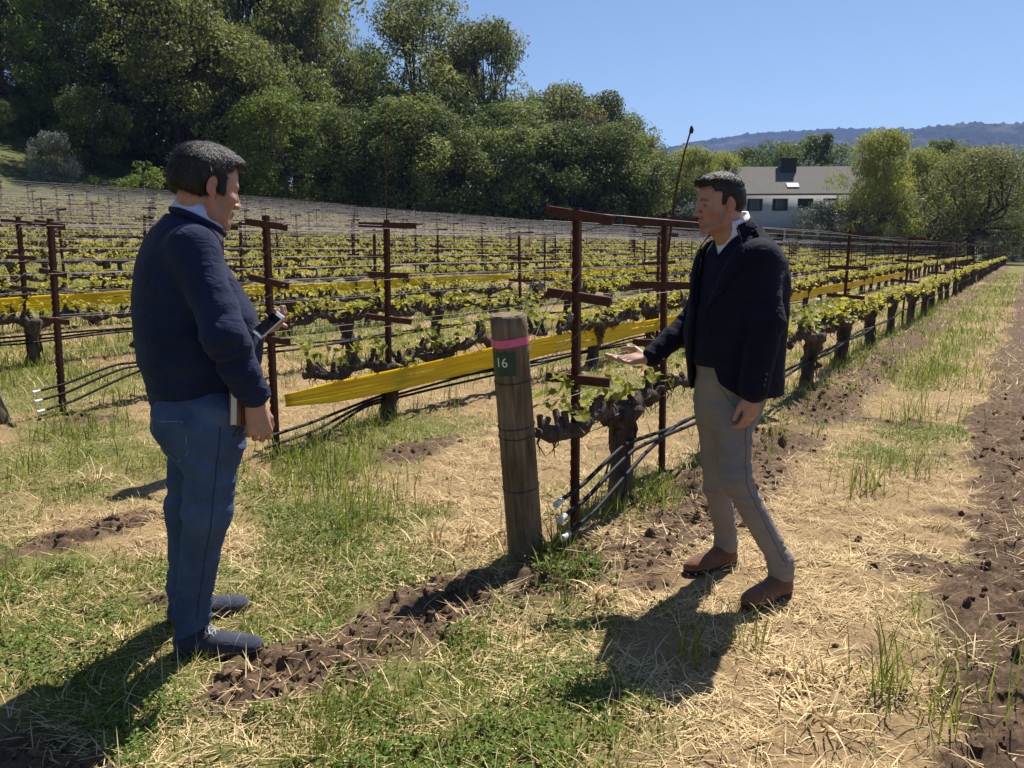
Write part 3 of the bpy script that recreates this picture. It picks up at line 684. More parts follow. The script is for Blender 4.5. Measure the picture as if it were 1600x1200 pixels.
# ---- wires, hoses, tape ----------------------------------------------------
def row_line(k, u0, u1, dv, hz, r, n, mat, name, sag=.015, step=6.1, jit=0):
    v = row_v(k); b = MB(); us = np.arange(u0, u1 + .01, step / 2); us[-1] = u1
    rr = np.random.default_rng(k * 31 + int(hz * 100) + int(dv * 100))
    P = []
    for q, u in enumerate(us):
        x, y = uv2xy(u, v + dv + (rr.normal(0, jit) if jit else 0)); h = float(base_h(np.float32(u), np.float32(v)))
        P.append((x, y, h + hz - (sag if q % 2 else 0) + (rr.normal(0, jit) if jit else 0)))
    b.tube(P, r, n); return b.build(name, mat)
for k in range(NROWS):
    v = row_v(k); u0 = max(U_POST + (.4 if k in (1, 2) else 0), .577 * v - 5); u1 = U_END(v)
    where = 'the front vine row' if k == 0 else f'the {ORD[k]} vine row from the front'
    rad = .0016 + .0022 * min(1, k / 8)
    for dv, hz, nm in ((-.2, 1.605, 'near upper'), (.0, 1.63, 'middle upper'), (.2, 1.605, 'far upper'), (-.17, 1.22, 'near middle'), (.17, 1.22, 'far middle'), (-.14, .86, 'near lower'), (.14, .86, 'far lower'), (.0, .56, 'cordon')):
        o = row_line(k, u0, u1, dv, hz, rad, 3, M_wire, 'trellis_wire', .012, jit=.006)
        tag(o, f'thin pale {nm} steel wire strung along {where}', 'wire', 'trellis wires strung along the vine rows')
def hose(k, pts, label, r=.0115):
    P = []
    v = row_v(k)
    for u, dv, hz in pts:
        x, y = uv2xy(u, v + dv); P.append((x, y, float(base_h(np.float32(u), np.float32(v))) + hz))
    # smooth the corners
    P = np.array(P); t = np.linspace(0, len(P) - 1, (len(P) - 1) * 5 + 1); i = np.clip(t.astype(int), 0, len(P) - 2); f = t - i
    g = np.gradient(P, axis=0) * .5; f = f[:, None]; h00 = 2 * f ** 3 - 3 * f ** 2 + 1; h10 = f ** 3 - 2 * f ** 2 + f; h01 = -2 * f ** 3 + 3 * f ** 2; h11 = f ** 3 - f ** 2
    Q = h00 * P[i] + h10 * g[i] + h01 * P[i + 1] + h11 * g[i + 1]
    b = MB(); b.tube(Q, r, 7); o = b.build('drip_hose', M_hose); tag(o, label, 'drip hose', 'black drip irrigation hoses along the vines'); return o
def along(u0, u1, dv, hz, sd, step=1.15):
    r = random.Random(sd); return [(u, dv + r.gauss(0, .012), hz + r.gauss(0, .016)) for u in np.arange(u0, u1, step)]
for k in range(7):
    v = row_v(k); e = U_POST + (.45 if k in (1, 2) else 0) - (.27 if k == 0 else .15); ue = U_END(v)
    nm = ('the front vine row', 'the yellow tape row', 'the third vine row', 'the fourth vine row', 'the fifth vine row', 'the sixth vine row', 'the seventh vine row')[k]
    s0 = .577 * v - 4
    if k == 1:
        for q, (z0, z1, dv) in enumerate(((.17, .275, .03), (.11, .245, .05), (.05, .215, .07))):
            hose(k, [(e, -.02 - .03 * q, z0), (e + .5, -.02 - .02 * q, z0 + .03), (e + 1.2, dv, z1 - .02)] + along(e + 2.0, (ue, e + 18, e + 9)[q], dv, z1, k + 40 * q), f'black drip hose under the yellow tape, {("uppermost", "middle one", "lowest")[q]} of three at the row end')
    elif k < 4:
        hose(k, [(e, -.03, .26), (e + .25, -.04, .29), (e + .75, -.06, .40)] + along(e + 1.6, ue, -.05, .37, k), f'black drip hose along {nm}, uppermost of its three')
        hose(k, [(e + .0, -.05, .185), (e + .25, -.06, .22), (e + .8, -.09, .365)] + along(e + 1.8, e + 12 + 6 * k, -.08, .335, k + 50), f'black drip hose along {nm}, middle one of three at the end')
        hose(k, [(e + .02, -.07, .10), (e + .3, -.09, .15), (e + .9, -.11, .32)] + along(e + 1.7, e + 9, -.04, .35, k + 90, .6), f'black drip hose along {nm}, lowest of three at the row end')
        if k in (0, 2):
            for q, (dv, hz) in enumerate(((-.03, .26), (-.05, .185), (-.07, .10))):
                x, y = uv2xy(e - .03, v + dv); b = MB(); zz = float(base_h(np.float32(e), np.float32(v))) + hz; ex, ey = uv2xy(e + .03, v + dv)
                b.tube([(x, y, zz - .008), (ex, ey, zz)], [.015, .015], 10); b.tube([(x - .002 * UX, y - .002 * UY, zz - .009), (x + .012 * UX, y + .012 * UY, zz - .006)], [.017, .017], 10)
                o = b.build('hose_cap', M_pvc); tag(o, f'white plastic cap, {("uppermost","middle","lowest")[q]} hose, at {"the numbered wooden post" if k == 0 else "the wooden post cut by the left edge"}', 'hose cap')
    else:
        hose(k, along(max(e, s0), ue, -.05, .38, k, 2.3), f'black drip hose along {nm}')
# yellow tape
def tape_mat():
    m, n, b = nodes('yellow_tape', .35, .5)
    tc = n.nodes.new('ShaderNodeTexCoord'); mp = n.nodes.new('ShaderNodeMapping'); mp.inputs['Scale'].default_value = (1.2, 1.2, 30)
    t = N(n, 'ShaderNodeTexNoise', Scale=2.2, Detail=4); n.links.new(tc.outputs['Object'], mp.inputs['Vector']); n.links.new(mp.outputs['Vector'], t.inputs['Vector'])
    r = ramp(n, t.outputs['Fac'], [(.35, (.92, .68, .02)), (.6, (.98, .84, .05))]); n.links.new(r.outputs['Color'], b.inputs['Base Color'])
    tr = n.nodes.new('ShaderNodeBsdfTranslucent'); n.links.new(r.outputs['Color'], tr.inputs['Color'])
    ms = n.nodes.new('ShaderNodeMixShader'); ms.inputs['Fac'].default_value = .68; n.links.new(b.outputs['BSDF'], ms.inputs[1]); n.links.new(tr.outputs['BSDF'], ms.inputs[2])
    n.links.new(ms.outputs['Shader'], n.nodes['Material Output'].inputs['Surface']); return m
M_tape = tape_mat()
def tape(k, u0, u1, dv, prof, label, width=.185):
    'prof(u) -> height of the middle above the ground; a pleated sheet of plastic'
    v = row_v(k); us = np.concatenate([np.arange(u0, min(u1, u0 + 14), .09), np.arange(u0 + 14, u1, .35)]) if u1 > u0 + 14 else np.arange(u0, u1, .09)
    nz = 17; V = []; rg = np.random.default_rng(k)
    for u in us:
        tw = .25 * math.sin(u * .9 + k); wd = width * (1 + .10 * math.sin(u * .8 + 1) + .05 * math.sin(u * 2.1)) * (1 if u > u0 + .5 else .55 + .9 * (u - u0))
        for j in range(nz):
            t = j / (nz - 1) - .5
            pl = .006 * math.sin(j * 2.3 + .7 * math.sin(u * .6)) + .010 * math.sin(u * 1.3 + t * 2.5)
            x, y = uv2xy(u, v + dv + pl + t * wd * .22 * math.sin(tw))
            V.append((x, y, float(base_h(np.float32(u), np.float32(v))) + prof(u) + t * wd + .004 * math.sin(u * 3.1 + j)))
    n = len(us); i, j = np.meshgrid(np.arange(n - 1), np.arange(nz - 1), indexing='ij'); i = i.ravel(); j = j.ravel()
    slit = ((j == 5) & (noise2(us[i], np.full(len(i), 5.0), 1.3, 7.0) > .28)) | ((j == 9) & (noise2(us[i], np.full(len(i), 9.0), 1.5, 2.0) > .34)); i, j = i[~slit], j[~slit]
    F = np.stack([i * nz + j, (i + 1) * nz + j, (i + 1) * nz + j + 1, i * nz + j + 1], 1)
    o = obj('barrier_tape', mesh('barrier_tape', V, F, M_tape)); sm = o.modifiers.new('thickness', 'SOLIDIFY'); sm.thickness = .0015
    tag(o, label, 'barrier tape'); return o
tape(1, 4.40, 40, -.10, lambda u: .425 - .012 * math.sin(min(1, (u - 4.4) / 2.4) * 3.14) + .010 * math.sin(u * .9), 'yellow plastic barrier tape stretched low along the vines behind the numbered post')
tape(4, 5.0, 48, -.08, lambda u: .46 + .02 * math.sin(u * .8), 'yellow plastic barrier tape strung along vines further back, left and centre')

# ---- wooden end posts ------------------------------------------------------
def wood_mat():
    m, n, b = nodes('weathered_post_wood', .9, .15)
    tc = n.nodes.new('ShaderNodeTexCoord'); mp = n.nodes.new('ShaderNodeMapping'); mp.inputs['Scale'].default_value = (1, 1, .09); n.links.new(tc.outputs['Object'], mp.inputs['Vector'])
    t = N(n, 'ShaderNodeTexNoise', Scale=55, Detail=8, Roughness=.7); n.links.new(mp.outputs['Vector'], t.inputs['Vector'])
    t2 = N(n, 'ShaderNodeTexNoise', Scale=3.2, Detail=5); n.links.new(tc.outputs['Object'], t2.inputs['Vector'])
    r = ramp(n, t.outputs['Fac'], [(.28, (.06, .047, .034)), (.5, (.20, .155, .105)), (.72, (.32, .255, .175))])
    r2 = ramp(n, t2.outputs['Fac'], [(.35, (.55, .53, .5)), (.65, (1, 1, 1))])
    mx = n.nodes.new('ShaderNodeMix'); mx.data_type = 'RGBA'; mx.blend_type = 'MULTIPLY'; mx.inputs[0].default_value = 1; n.links.new(r.outputs['Color'], mx.inputs[6]); n.links.new(r2.outputs['Color'], mx.inputs[7])
    n.links.new(mx.outputs[2], b.inputs['Base Color'])
    bp = N(n, 'ShaderNodeBump', Strength=.7, Distance=.006); n.links.new(t.outputs['Fac'], bp.inputs['Height']); n.links.new(bp.outputs['Normal'], b.inputs['Normal'])
    return m
M_wood = wood_mat()
M_end = simple('cut_wood_end', (.13, .10, .065), (.24, .185, .12), 25, .95, .1, .5, 90)
M_wrap = simple('dark_wire', (.02, .018, .016), (.05, .045, .04), 30, .6, .4, 0)
def wood_post(k, top, base, r0, r1, label):
    top, base = Vector(top), Vector(base); d = (base - top); 
    root = empty('wooden_end_post', base); root.rotation_euler = (-d).to_track_quat('Z', 'Y').to_euler()
    tag(root, label, 'wooden post', 'wooden end posts of the vine rows')
    Lh = d.length; b = MB(); rg = np.random.default_rng(k + 3); n = 40; th = np.linspace(0, 2 * np.pi, n, endpoint=False); zs = np.linspace(-.15, Lh - .008, 26)
    groove = -.009 * np.exp(-((th - 4.6 + np.pi) % (2 * np.pi) - np.pi) ** 2 / .0035) - .006 * np.exp(-((th - 5.5 + np.pi) % (2 * np.pi) - np.pi) ** 2 / .002) - .006 * np.exp(-((th - 2.2 + np.pi) % (2 * np.pi) - np.pi) ** 2 / .004)
    V = []
    for z in zs:
        rr = r0 + (r1 - r0) * (z / Lh) + groove * (.6 + .5 * math.sin(z * 9)) + .0016 * np.sin(th * 7 + z * 2) + .002 * np.sin(th * 3 + 1)
        V.append(np.stack([np.cos(th) * rr, np.sin(th) * rr, np.full(n, z)], 1))
    rr = rr - .012; V.append(np.stack([np.cos(th) * rr, np.sin(th) * rr, np.full(n, Lh)], 1))
    m_ = len(V); i, j = np.meshgrid(np.arange(m_ - 1), np.arange(n), indexing='ij'); i = i.ravel(); j = j.ravel(); j2 = (j + 1) % n
    b.add(np.concatenate(V), np.stack([i * n + j, i * n + j2, (i + 1) * n + j2, (i + 1) * n + j], 1)); b.build('post', M_wood, root)
    e = MB(); ring = [np.zeros((1, 3)) + [0, 0, Lh + .002]]
    for q in (.35, .7, 1.0): ring.append(np.stack([np.cos(th) * rr * q, np.sin(th) * rr * q, np.full(n, Lh + .0015) + rg.normal(0, .001, n)], 1))
    F3 = [[0, 1 + j, 1 + (j + 1) % n] for j in range(n)]; F4 = [[1 + q * n + j, 1 + (q + 1) * n + j, 1 + (q + 1) * n + (j + 1) % n, 1 + q * n + (j + 1) % n] for q in range(2) for j in range(n)]
    e.add(np.concatenate(ring), F4); e.F3.append(np.asarray(F3)); e.build('cut_end', M_end, root)
    for zf in ((.30, .52, .745, .56) if k == 0 else (.7,)):
        w_ = MB(); rr = r0 + (r1 - r0) * zf + .003
        P = [(math.cos(a) * rr, math.sin(a) * rr, Lh * zf + .006 * math.sin(a + k)) for a in np.linspace(0, 6.28, 33)]
        w_.tube(P, .0022, 5, cap=False); w_.build('wire_wrap', M_wrap, root)
    return root, Lh
u16, v16 = xy2uv(.068, 4.11); g16 = gz(.068, 4.11)
P16_top, P16_base = (-.018, 3.985, 1.175), (.068, 4.11, g16)
root16, L16 = wood_post(0, P16_top, P16_base, .085, .083, 'round wooden end post with pink band and green tag numbered 16')
x, y = uv2xy(4.05, row_v(1) + .1); wood_post(1, (x - .08, y - .13, 1.05), (x, y, gz(x, y)), .085, .08, 'round wooden end post hidden behind the legs of the man with the phone')
x, y = uv2xy(3.98, row_v(2) + .06); wood_post(2, (x - .22, y - .10, 1.0), (x, y, gz(x, y)), .085, .08, 'round wooden end post cut off by the left edge beside white pipe fittings')
# pink band, green tag and number, in the frame of the post (arc that faces the camera)
def arc_sheet(z0, z1, a0, a1, rr, n=24, dz=lambda t: 0):
    th = np.linspace(a0, a1, n); V = []
    for a, t in zip(th, np.linspace(0, 1, n)):
        for z in (z0, z1): V.append((math.cos(a) * rr, math.sin(a) * rr, z + dz(t)))
    F = [[2 * i, 2 * i + 2, 2 * i + 3, 2 * i + 1] for i in range(n - 1)]; return V, F
M_pink = simple('pink_flagging', (.72, .10, .26), (.80, .16, .34), 30, .45, .4, .3)
M_green = simple('dark_green_tag', (.012, .045, .032), (.020, .060, .042), 20, .45, .4, .15)
M_white = simple('white_print', (.74, .74, .70), (.8, .8, .76), 30, .6, .3, 0)
to_cam = root16.rotation_euler.to_matrix().transposed() @ Vector((0 - .0, -4.0, .3)); fa = math.atan2(to_cam.y, to_cam.x)
b = MB(); b.add(*arc_sheet(L16 * .885, L16 * .915, 0, 6.27, .0865, 60, lambda t: .004 * math.sin(t * 15))); b.build('pink_band', M_pink, root16)
b = MB(); b.add(*arc_sheet(L16 * .775, L16 * .868, fa - 1.15, fa + .22, .0868)); g_ = b.build('green_tag', M_green, root16)
fc = bpy.data.curves.new('number', 'FONT'); fc.body = '16'; fc.size = .062; fc.align_x = 'CENTER'; fc.align_y = 'CENTER'; fc.extrude = .0004
to = bpy.data.objects.new('number', fc); COL.objects.link(to)
dg = bpy.context.evaluated_depsgraph_get(); nm = bpy.data.meshes.new_from_object(to.evaluated_get(dg)); bpy.data.objects.remove(to)
a0 = fa - .55
for vtx in nm.vertices:                                             # wrap the digits round the post
    a = a0 + vtx.co.x / .087; rr = .0876 + vtx.co.z; zz = L16 * .826 + vtx.co.y
    vtx.co = (math.cos(a) * rr, math.sin(a) * rr, zz)
nm.materials.clear(); nm.materials.append(M_white); obj('number', nm, root16)

# anchor wires from the crossarms down to the wooden posts
def wire(name, P, label, r=.0016, cat='wire', grp='anchor wires at the row end'):
    b = MB(); b.tube(P, r, 4); o = b.build(name, M_wire); tag(o, label, cat, grp); return o
px_, py_ = uv2xy(U_POST, ROW0)
V3 = lambda u, v, z: (*uv2xy(u, v), z)
tp = Vector(P16_top)
for q, (dv, z, hz, lb) in enumerate(((.17, 1.61, .93, 'from the far tip of the top crossarm'), (.03, 1.62, 1.0, 'from the middle of the top crossarm'), (-.17, 1.57, .86, 'from the near tip of the top crossarm'), (.16, 1.23, .78, 'from the far tip of the middle crossarm'), (-.16, 1.19, .74, 'from the near tip of the middle crossarm'), (-.15, .81, .62, 'from the lowest crossarm'))):
    A = Vector(V3(U_POST, ROW0 + dv, z)); B = Vector(P16_base).lerp(tp, hz) + Vector((UX, UY, 0)) * .08; m1 = A.lerp(B, .5) - Vector((0, 0, .012))
    wire('anchor_wire', [A, m1, B], f'thin wire slanting to the numbered post {lb}')
for k, u in ((1, 4.42), (2, 4.36)):
    v = row_v(k)
    for dv, z in ((.17, 1.61), (-.17, 1.60), (.16, 1.22), (-.16, 1.20)):
        h = float(base_h(np.float32(u), np.float32(v)))
        wire('anchor_wire', [V3(u, v + dv, z + h), V3(u - .25, v + dv * .5 + .04, z * .5 + .48 + h), V3(u - .5, v + .06, .95 + h)], f'thin slanting wire, {"far" if dv > 0 else "near"} {"upper" if z > 1.5 else "middle"} crossarm tip of the {"second" if k == 1 else "third"} row end post')
# coil of spare wire on the front end post, wire tensioners, paper tag, rods
for (uu, dv, z), lb in (((3.72, .10, 1.30), 'small silver wire tensioner hanging left of the steel end post, upper one'), ((3.80, -.02, 1.15), 'small silver wire tensioner beside the steel end post, lower one')):
    b = MB(); x, y = uv2xy(uu, ROW0 + dv); b.tube([(x, y, z - .03), (x + .004, y, z - .01), (x - .002, y, z + .02)], [.006, .014, .005], 8); b.tube([(x - .012, y, z), (x + .018, y, z + .004)], [.007, .007], 6)
    tag(b.build('wire_tensioner', M_wire), lb, 'wire tensioner')
def rod(P, r, mat, label, knob=None):
    b = MB(); b.tube(P, r, 7)
    if knob: b.tube([P[-1] + Vector((0, 0, -.02)), P[-1] + Vector((.004, 0, .0)), P[-1] + Vector((.002, 0, .022))], [knob, knob * 1.2, knob * .5], 8)
    tag(b.build('rod', mat), label, 'rod')
x, y = uv2xy(5.70, row_v(1)); h = gz(x, y); rod([Vector((x + .005, y - .035, h + 1.3)), Vector((x + .003, y - .035, h + 1.9)), Vector((x + .005, y - .03, h + 2.42))], .005, M_rust, 'tall thin rust-red rod standing straight above the second row post')
x, y = uv2xy(U_POST + 1.2, ROW0); rod([Vector((x + .0, y - .04, 1.45)), Vector((x + .035, y - .04, 1.8)), Vector((x + .085, y - .03, 2.04)), Vector((x + .118, y - .03, 2.16))], [.008, .0065, .0055, .005], M_rust, 'dark leaning rod with a knob on top, above the post behind the blazer man', .011)
b = MB(); x, y = uv2xy(4.75, row_v(1) + .25); b.box((x, y, .98), (.028, .0012, .052), np.array(Matrix.Rotation(.15, 3, 'Y'))); b.tube([(x, y, 1.03), (x + .01, y, 1.27)], .001, 4)
tag(b.build('paper_tag', M_white), 'small white paper tag hanging from a wire right of the yellow tape post', 'tag')
# ================================================================== IMPLICIT SURFACES (bodies and clothes)
def A3(*a): return np.array(a, np.float32)
def unit(a): a = np.asarray(a, np.float64); return (a / np.linalg.norm(a)).astype(np.float32)
def frame(fwd, up=(0, 0, 1)):
    'columns right, forward, up of something that faces fwd'
    f = unit(fwd); r = unit(np.cross(f, up)); u = np.cross(r, f); return np.stack([r, f, u], 1).astype(np.float32)
def smin(a, b, k):
    if k <= 0: return np.minimum(a, b)
    h = np.clip(.5 + .5 * (b - a) / k, 0, 1); return b * (1 - h) + a * h - k * h * (1 - h)
def smax(a, b, k): return -smin(-a, -b, k)
def cone(a, b, ra, rb=None, w=None, s=1.0):
    a = np.asarray(a, np.float32); b = np.asarray(b, np.float32); rb = ra if rb is None else rb; ba = b - a; L = float(ba @ ba) + 1e-12
    w = None if w is None else unit(w)
    def f(p):
        q = p - a
        if w is not None: q = q + np.outer((q @ w) * (1 / s - 1), w); bb = ba + w * (ba @ w) * (1 / s - 1); LL = float(bb @ bb)
        else: bb = ba; LL = L
        h = np.clip(q @ bb / LL, 0, 1); d = q - h[:, None] * bb
        return (np.sqrt((d * d).sum(1)) - (ra + (rb - ra) * h)) * (min(1, s) if w is not None else 1)
    return f
def ell(c, r, M=None):
    c = np.asarray(c, np.float32); r = np.asarray(r, np.float32); M = None if M is None else np.asarray(M, np.float32)
    def f(p):
        q = p - c
        if M is not None: q = q @ M
        k0 = np.sqrt(((q / r) ** 2).sum(1)); k1 = np.sqrt(((q / (r * r)) ** 2).sum(1)) + 1e-9
        return k0 * (k0 - 1) / k1
    return f
def box_(c, h, M=None, rd=.003):
    c = np.asarray(c, np.float32); h = np.asarray(h, np.float32) - rd
    def f(p):
        q = p - c
        if M is not None: q = q @ M
        q = np.abs(q) - h; return np.sqrt((np.maximum(q, 0) ** 2).sum(1)) + np.minimum(q.max(1), 0) - rd
    return f
def loft(O, M, st, ex=2.3):
    'stack of oval sections along the third axis of M: rows (z, cx, cy, half width, half depth)'
    st = np.array(sorted(st), np.float32); O = np.asarray(O, np.float32); zz = st[:, 0]
    def f(p):
        q = (p - O) @ M; z = np.clip(q[:, 2], zz[0], zz[-1])
        g = lambda i: np.interp(z, zz, st[:, i]).astype(np.float32)
        x = (q[:, 0] - g(1)); y = (q[:, 1] - g(2)); a, b = g(3), g(4)
        k0 = ((np.abs(x) / a) ** ex + (np.abs(y) / b) ** ex + 1e-9) ** (1 / ex); k1 = np.sqrt((x / (a * a)) ** 2 + (y / (b * b)) ** 2) + 1e-6
        d = np.where(k0 > .3, k0 * (k0 - 1) / k1, -np.minimum(a, b) * .7)
        return np.maximum(d, np.maximum(zz[0] - q[:, 2], q[:, 2] - zz[-1]))
    return f
def ev(ops, p, idx=None):
    d = None
    for i in (range(len(ops)) if idx is None else idx):
        kind, fn, k = ops[i]; e = fn(p)
        if kind == '+': d = e if d is None else smin(d, e, k)
        elif d is None: continue
        elif kind == '-': d = smax(d, -e, k)
        elif kind == '&': d = smax(d, e, k)
        elif kind == 'd': d = d + e
    return d if d is not None else np.full(len(p), 9.0, np.float32)
def polygonize(ops, lo, hi, h, keep=1.0):
    'surface nets on a grid that is only evaluated near the surface'
    lo = np.asarray(lo, np.float32); B = 12
    n = np.ceil((np.asarray(hi) - lo) / (h * B)).astype(int); nb = n; N_ = nb * B + 1
    Fd = np.full(tuple(N_), 1.0, np.float32)
    bi = np.stack(np.meshgrid(*[np.arange(k) for k in nb], indexing='ij'), -1).reshape(-1, 3)
    cen = lo + (bi * B + B / 2) * h; half = B * h * .5 * 1.7321
    pos = [i for i, o in enumerate(ops) if o[0] == '+']
    D = np.stack([o[1](cen) if o[0] in '+-' else np.zeros(len(cen), np.float32) for o in ops], 0)
    dc = ev(ops, cen)
    g = np.arange(B + 1); loc = np.stack(np.meshgrid(g, g, g, indexing='ij'), -1).reshape(-1, 3).astype(np.float32) * h
    mk = max(o[2] for o in ops)
    for q in range(len(bi)):
        a = bi[q] * B; sl = tuple(slice(a[t], a[t] + B + 1) for t in range(3))
        if abs(dc[q]) > half * 1.6 + mk * .6:
            if dc[q] < 0: Fd[sl] = -1
            continue
        idx = [i for i, o in enumerate(ops) if o[0] in 'd&' or D[i, q] < half * 1.8 + o[2] * 1.2 + .004]
        Fd[sl] = ev(ops, lo + a * h + loc, idx).reshape(B + 1, B + 1, B + 1)
    Sg = Fd < 0
    c = [Sg[i:N_[0] - 1 + i, j:N_[1] - 1 + j, k:N_[2] - 1 + k] for i in (0, 1) for j in (0, 1) for k in (0, 1)]
    al = np.logical_and.reduce(c); an = np.logical_or.reduce(c); act = an & ~al
    I = np.argwhere(act); vid = np.full(act.shape, -1, np.int32); vid[act] = np.arange(len(I))
    corner = np.array([[i, j, k] for i in (0, 1) for j in (0, 1) for k in (0, 1)])
    fv = np.stack([Fd[I[:, 0] + c_[0], I[:, 1] + c_[1], I[:, 2] + c_[2]] for c_ in corner], 1)
    acc = np.zeros((len(I), 3), np.float32); cnt = np.zeros(len(I), np.float32)
    for a, b in [(0, 1), (2, 3), (4, 5), (6, 7), (0, 2), (1, 3), (4, 6), (5, 7), (0, 4), (1, 5), (2, 6), (3, 7)]:
        x = (fv[:, a] < 0) != (fv[:, b] < 0); t = fv[:, a] / np.where(x, fv[:, a] - fv[:, b], 1)
        P = corner[a] + t[:, None] * (corner[b] - corner[a]); acc += np.where(x[:, None], P, 0); cnt += x
    V = lo + (I + acc / cnt[:, None]) * h
    Fq = []
    for ax in range(3):
        o = [1, 1, 1]; o[ax] = 0
        s0 = tuple(slice(1, N_[t] - 1) if t != ax else slice(0, N_[t] - 1) for t in range(3)); s1 = tuple(slice(1, N_[t] - 1) if t != ax else slice(1, N_[t]) for t in range(3))
        e = Sg[s0] != Sg[s1]; E = np.argwhere(e) + [1 if t != ax else 0 for t in range(3)]
        inside = Sg[E[:, 0], E[:, 1], E[:, 2]]
        u_, v_ = [(1, 2), (2, 0), (0, 1)][ax]; du = np.zeros(3, int); dv = np.zeros(3, int); du[u_] = 1; dv[v_] = 1
        q = [vid[tuple((E - du - dv).T)], vid[tuple((E - dv).T)], vid[tuple(E.T)], vid[tuple((E - du).T)]]
        q = np.stack(q, 1); q[~inside] = q[~inside][:, ::-1]; Fq.append(q)
    F = np.concatenate(Fq); F = F[(F >= 0).all(1)]
    return V, F
def relax(V, F, it=1, lam=.5):
    for _ in range(it):
        acc = np.zeros_like(V); cnt = np.zeros(len(V), np.float32)
        for a, b in ((0, 1), (1, 2), (2, 3), (3, 0)):
            np.add.at(acc, F[:, a], V[F[:, b]]); np.add.at(acc, F[:, b], V[F[:, a]]); np.add.at(cnt, F[:, a], 1); np.add.at(cnt, F[:, b], 1)
        V = V * (1 - lam) + lam * acc / np.maximum(cnt, 1)[:, None]
    return V
def vnormals(V, F):
    n = np.cross(V[F[:, 2]] - V[F[:, 0]], V[F[:, 3]] - V[F[:, 1]]); acc = np.zeros_like(V)
    for a in range(4): np.add.at(acc, F[:, a], n)
    return acc / (np.linalg.norm(acc, axis=1, keepdims=True) + 1e-12)

# ---- hands -----------------------------------------------------------------
def hand(w, M, curl, sc=1.0, thumb=(.35, .25), spread=1.0):
    'w wrist; M columns: towards the thumb, along the fingers, back of the hand. curl: per finger three bends in degrees'
    T = lambda x, y, z: np.asarray(w, np.float32) + M @ (A3(x, y, z) * sc)
    o = []; K = .010 * sc
    o.append(('+', cone(T(0, -.06, 0), T(0, .01, 0), .027 * sc, .027 * sc, M[:, 2], .72), .02))
    bx = [.031, .011, -.010, -.029]; by = [.090, .094, .089, .080]; mr = [.0125, .0125, .0122, .0115]
    for i in range(4): o.append(('+', cone(T(bx[i] * .55, .008, 0), T(bx[i], by[i], .001), .0155 * sc, mr[i] * sc), .012 * sc))
    o.append(('+', ell(T(.0, .045, -.006), np.array([.034, .042, .013]) * sc, M), .012 * sc))
    L = [(.043, .025, .021), (.047, .029, .022), (.044, .027, .022), (.034, .020, .019)]; r = [.0096, .0098, .0092, .0082]
    for i in range(4):
        a = 0; p = A3(bx[i], by[i], 0); sp = (bx[i] / .031) * .10 * spread
        for j in range(3):
            a += math.radians(curl[i][j]); d = A3(math.sin(sp) * math.cos(a), math.cos(sp) * math.cos(a), -math.sin(a)); q = p + d * L[i][j]
            o.append(('+', cone(T(*p), T(*q), (r[i] - .0007 * j) * sc, (r[i] - .0007 * (j + 1)) * sc), .004 * sc))
            if j: o.append(('+', ell(T(*(p + A3(0, 0, .0012))), np.array([1, 1, 1]) * (r[i] + .0003) * sc), .004 * sc))
            p = q
    ts, tc = thumb
    p0 = A3(.020, .018, -.010); d1 = unit((math.sin(ts + .45), math.cos(ts + .45), -.25)); p1 = p0 + d1 * .046
    d2 = unit((math.sin(ts), math.cos(ts), -tc)); p2 = p1 + d2 * .034; d3 = unit((math.sin(ts - .25), math.cos(ts - .25), -tc * 1.5)); p3 = p2 + d3 * .028
    o.append(('+', cone(T(*p0), T(*p1), .0165 * sc, .0125 * sc), .014 * sc)); o.append(('+', cone(T(*p1), T(*p2), .0118 * sc, .0105 * sc), .004 * sc)); o.append(('+', cone(T(*p2), T(*p3), .0106 * sc, .0082 * sc), .004 * sc))
    return o
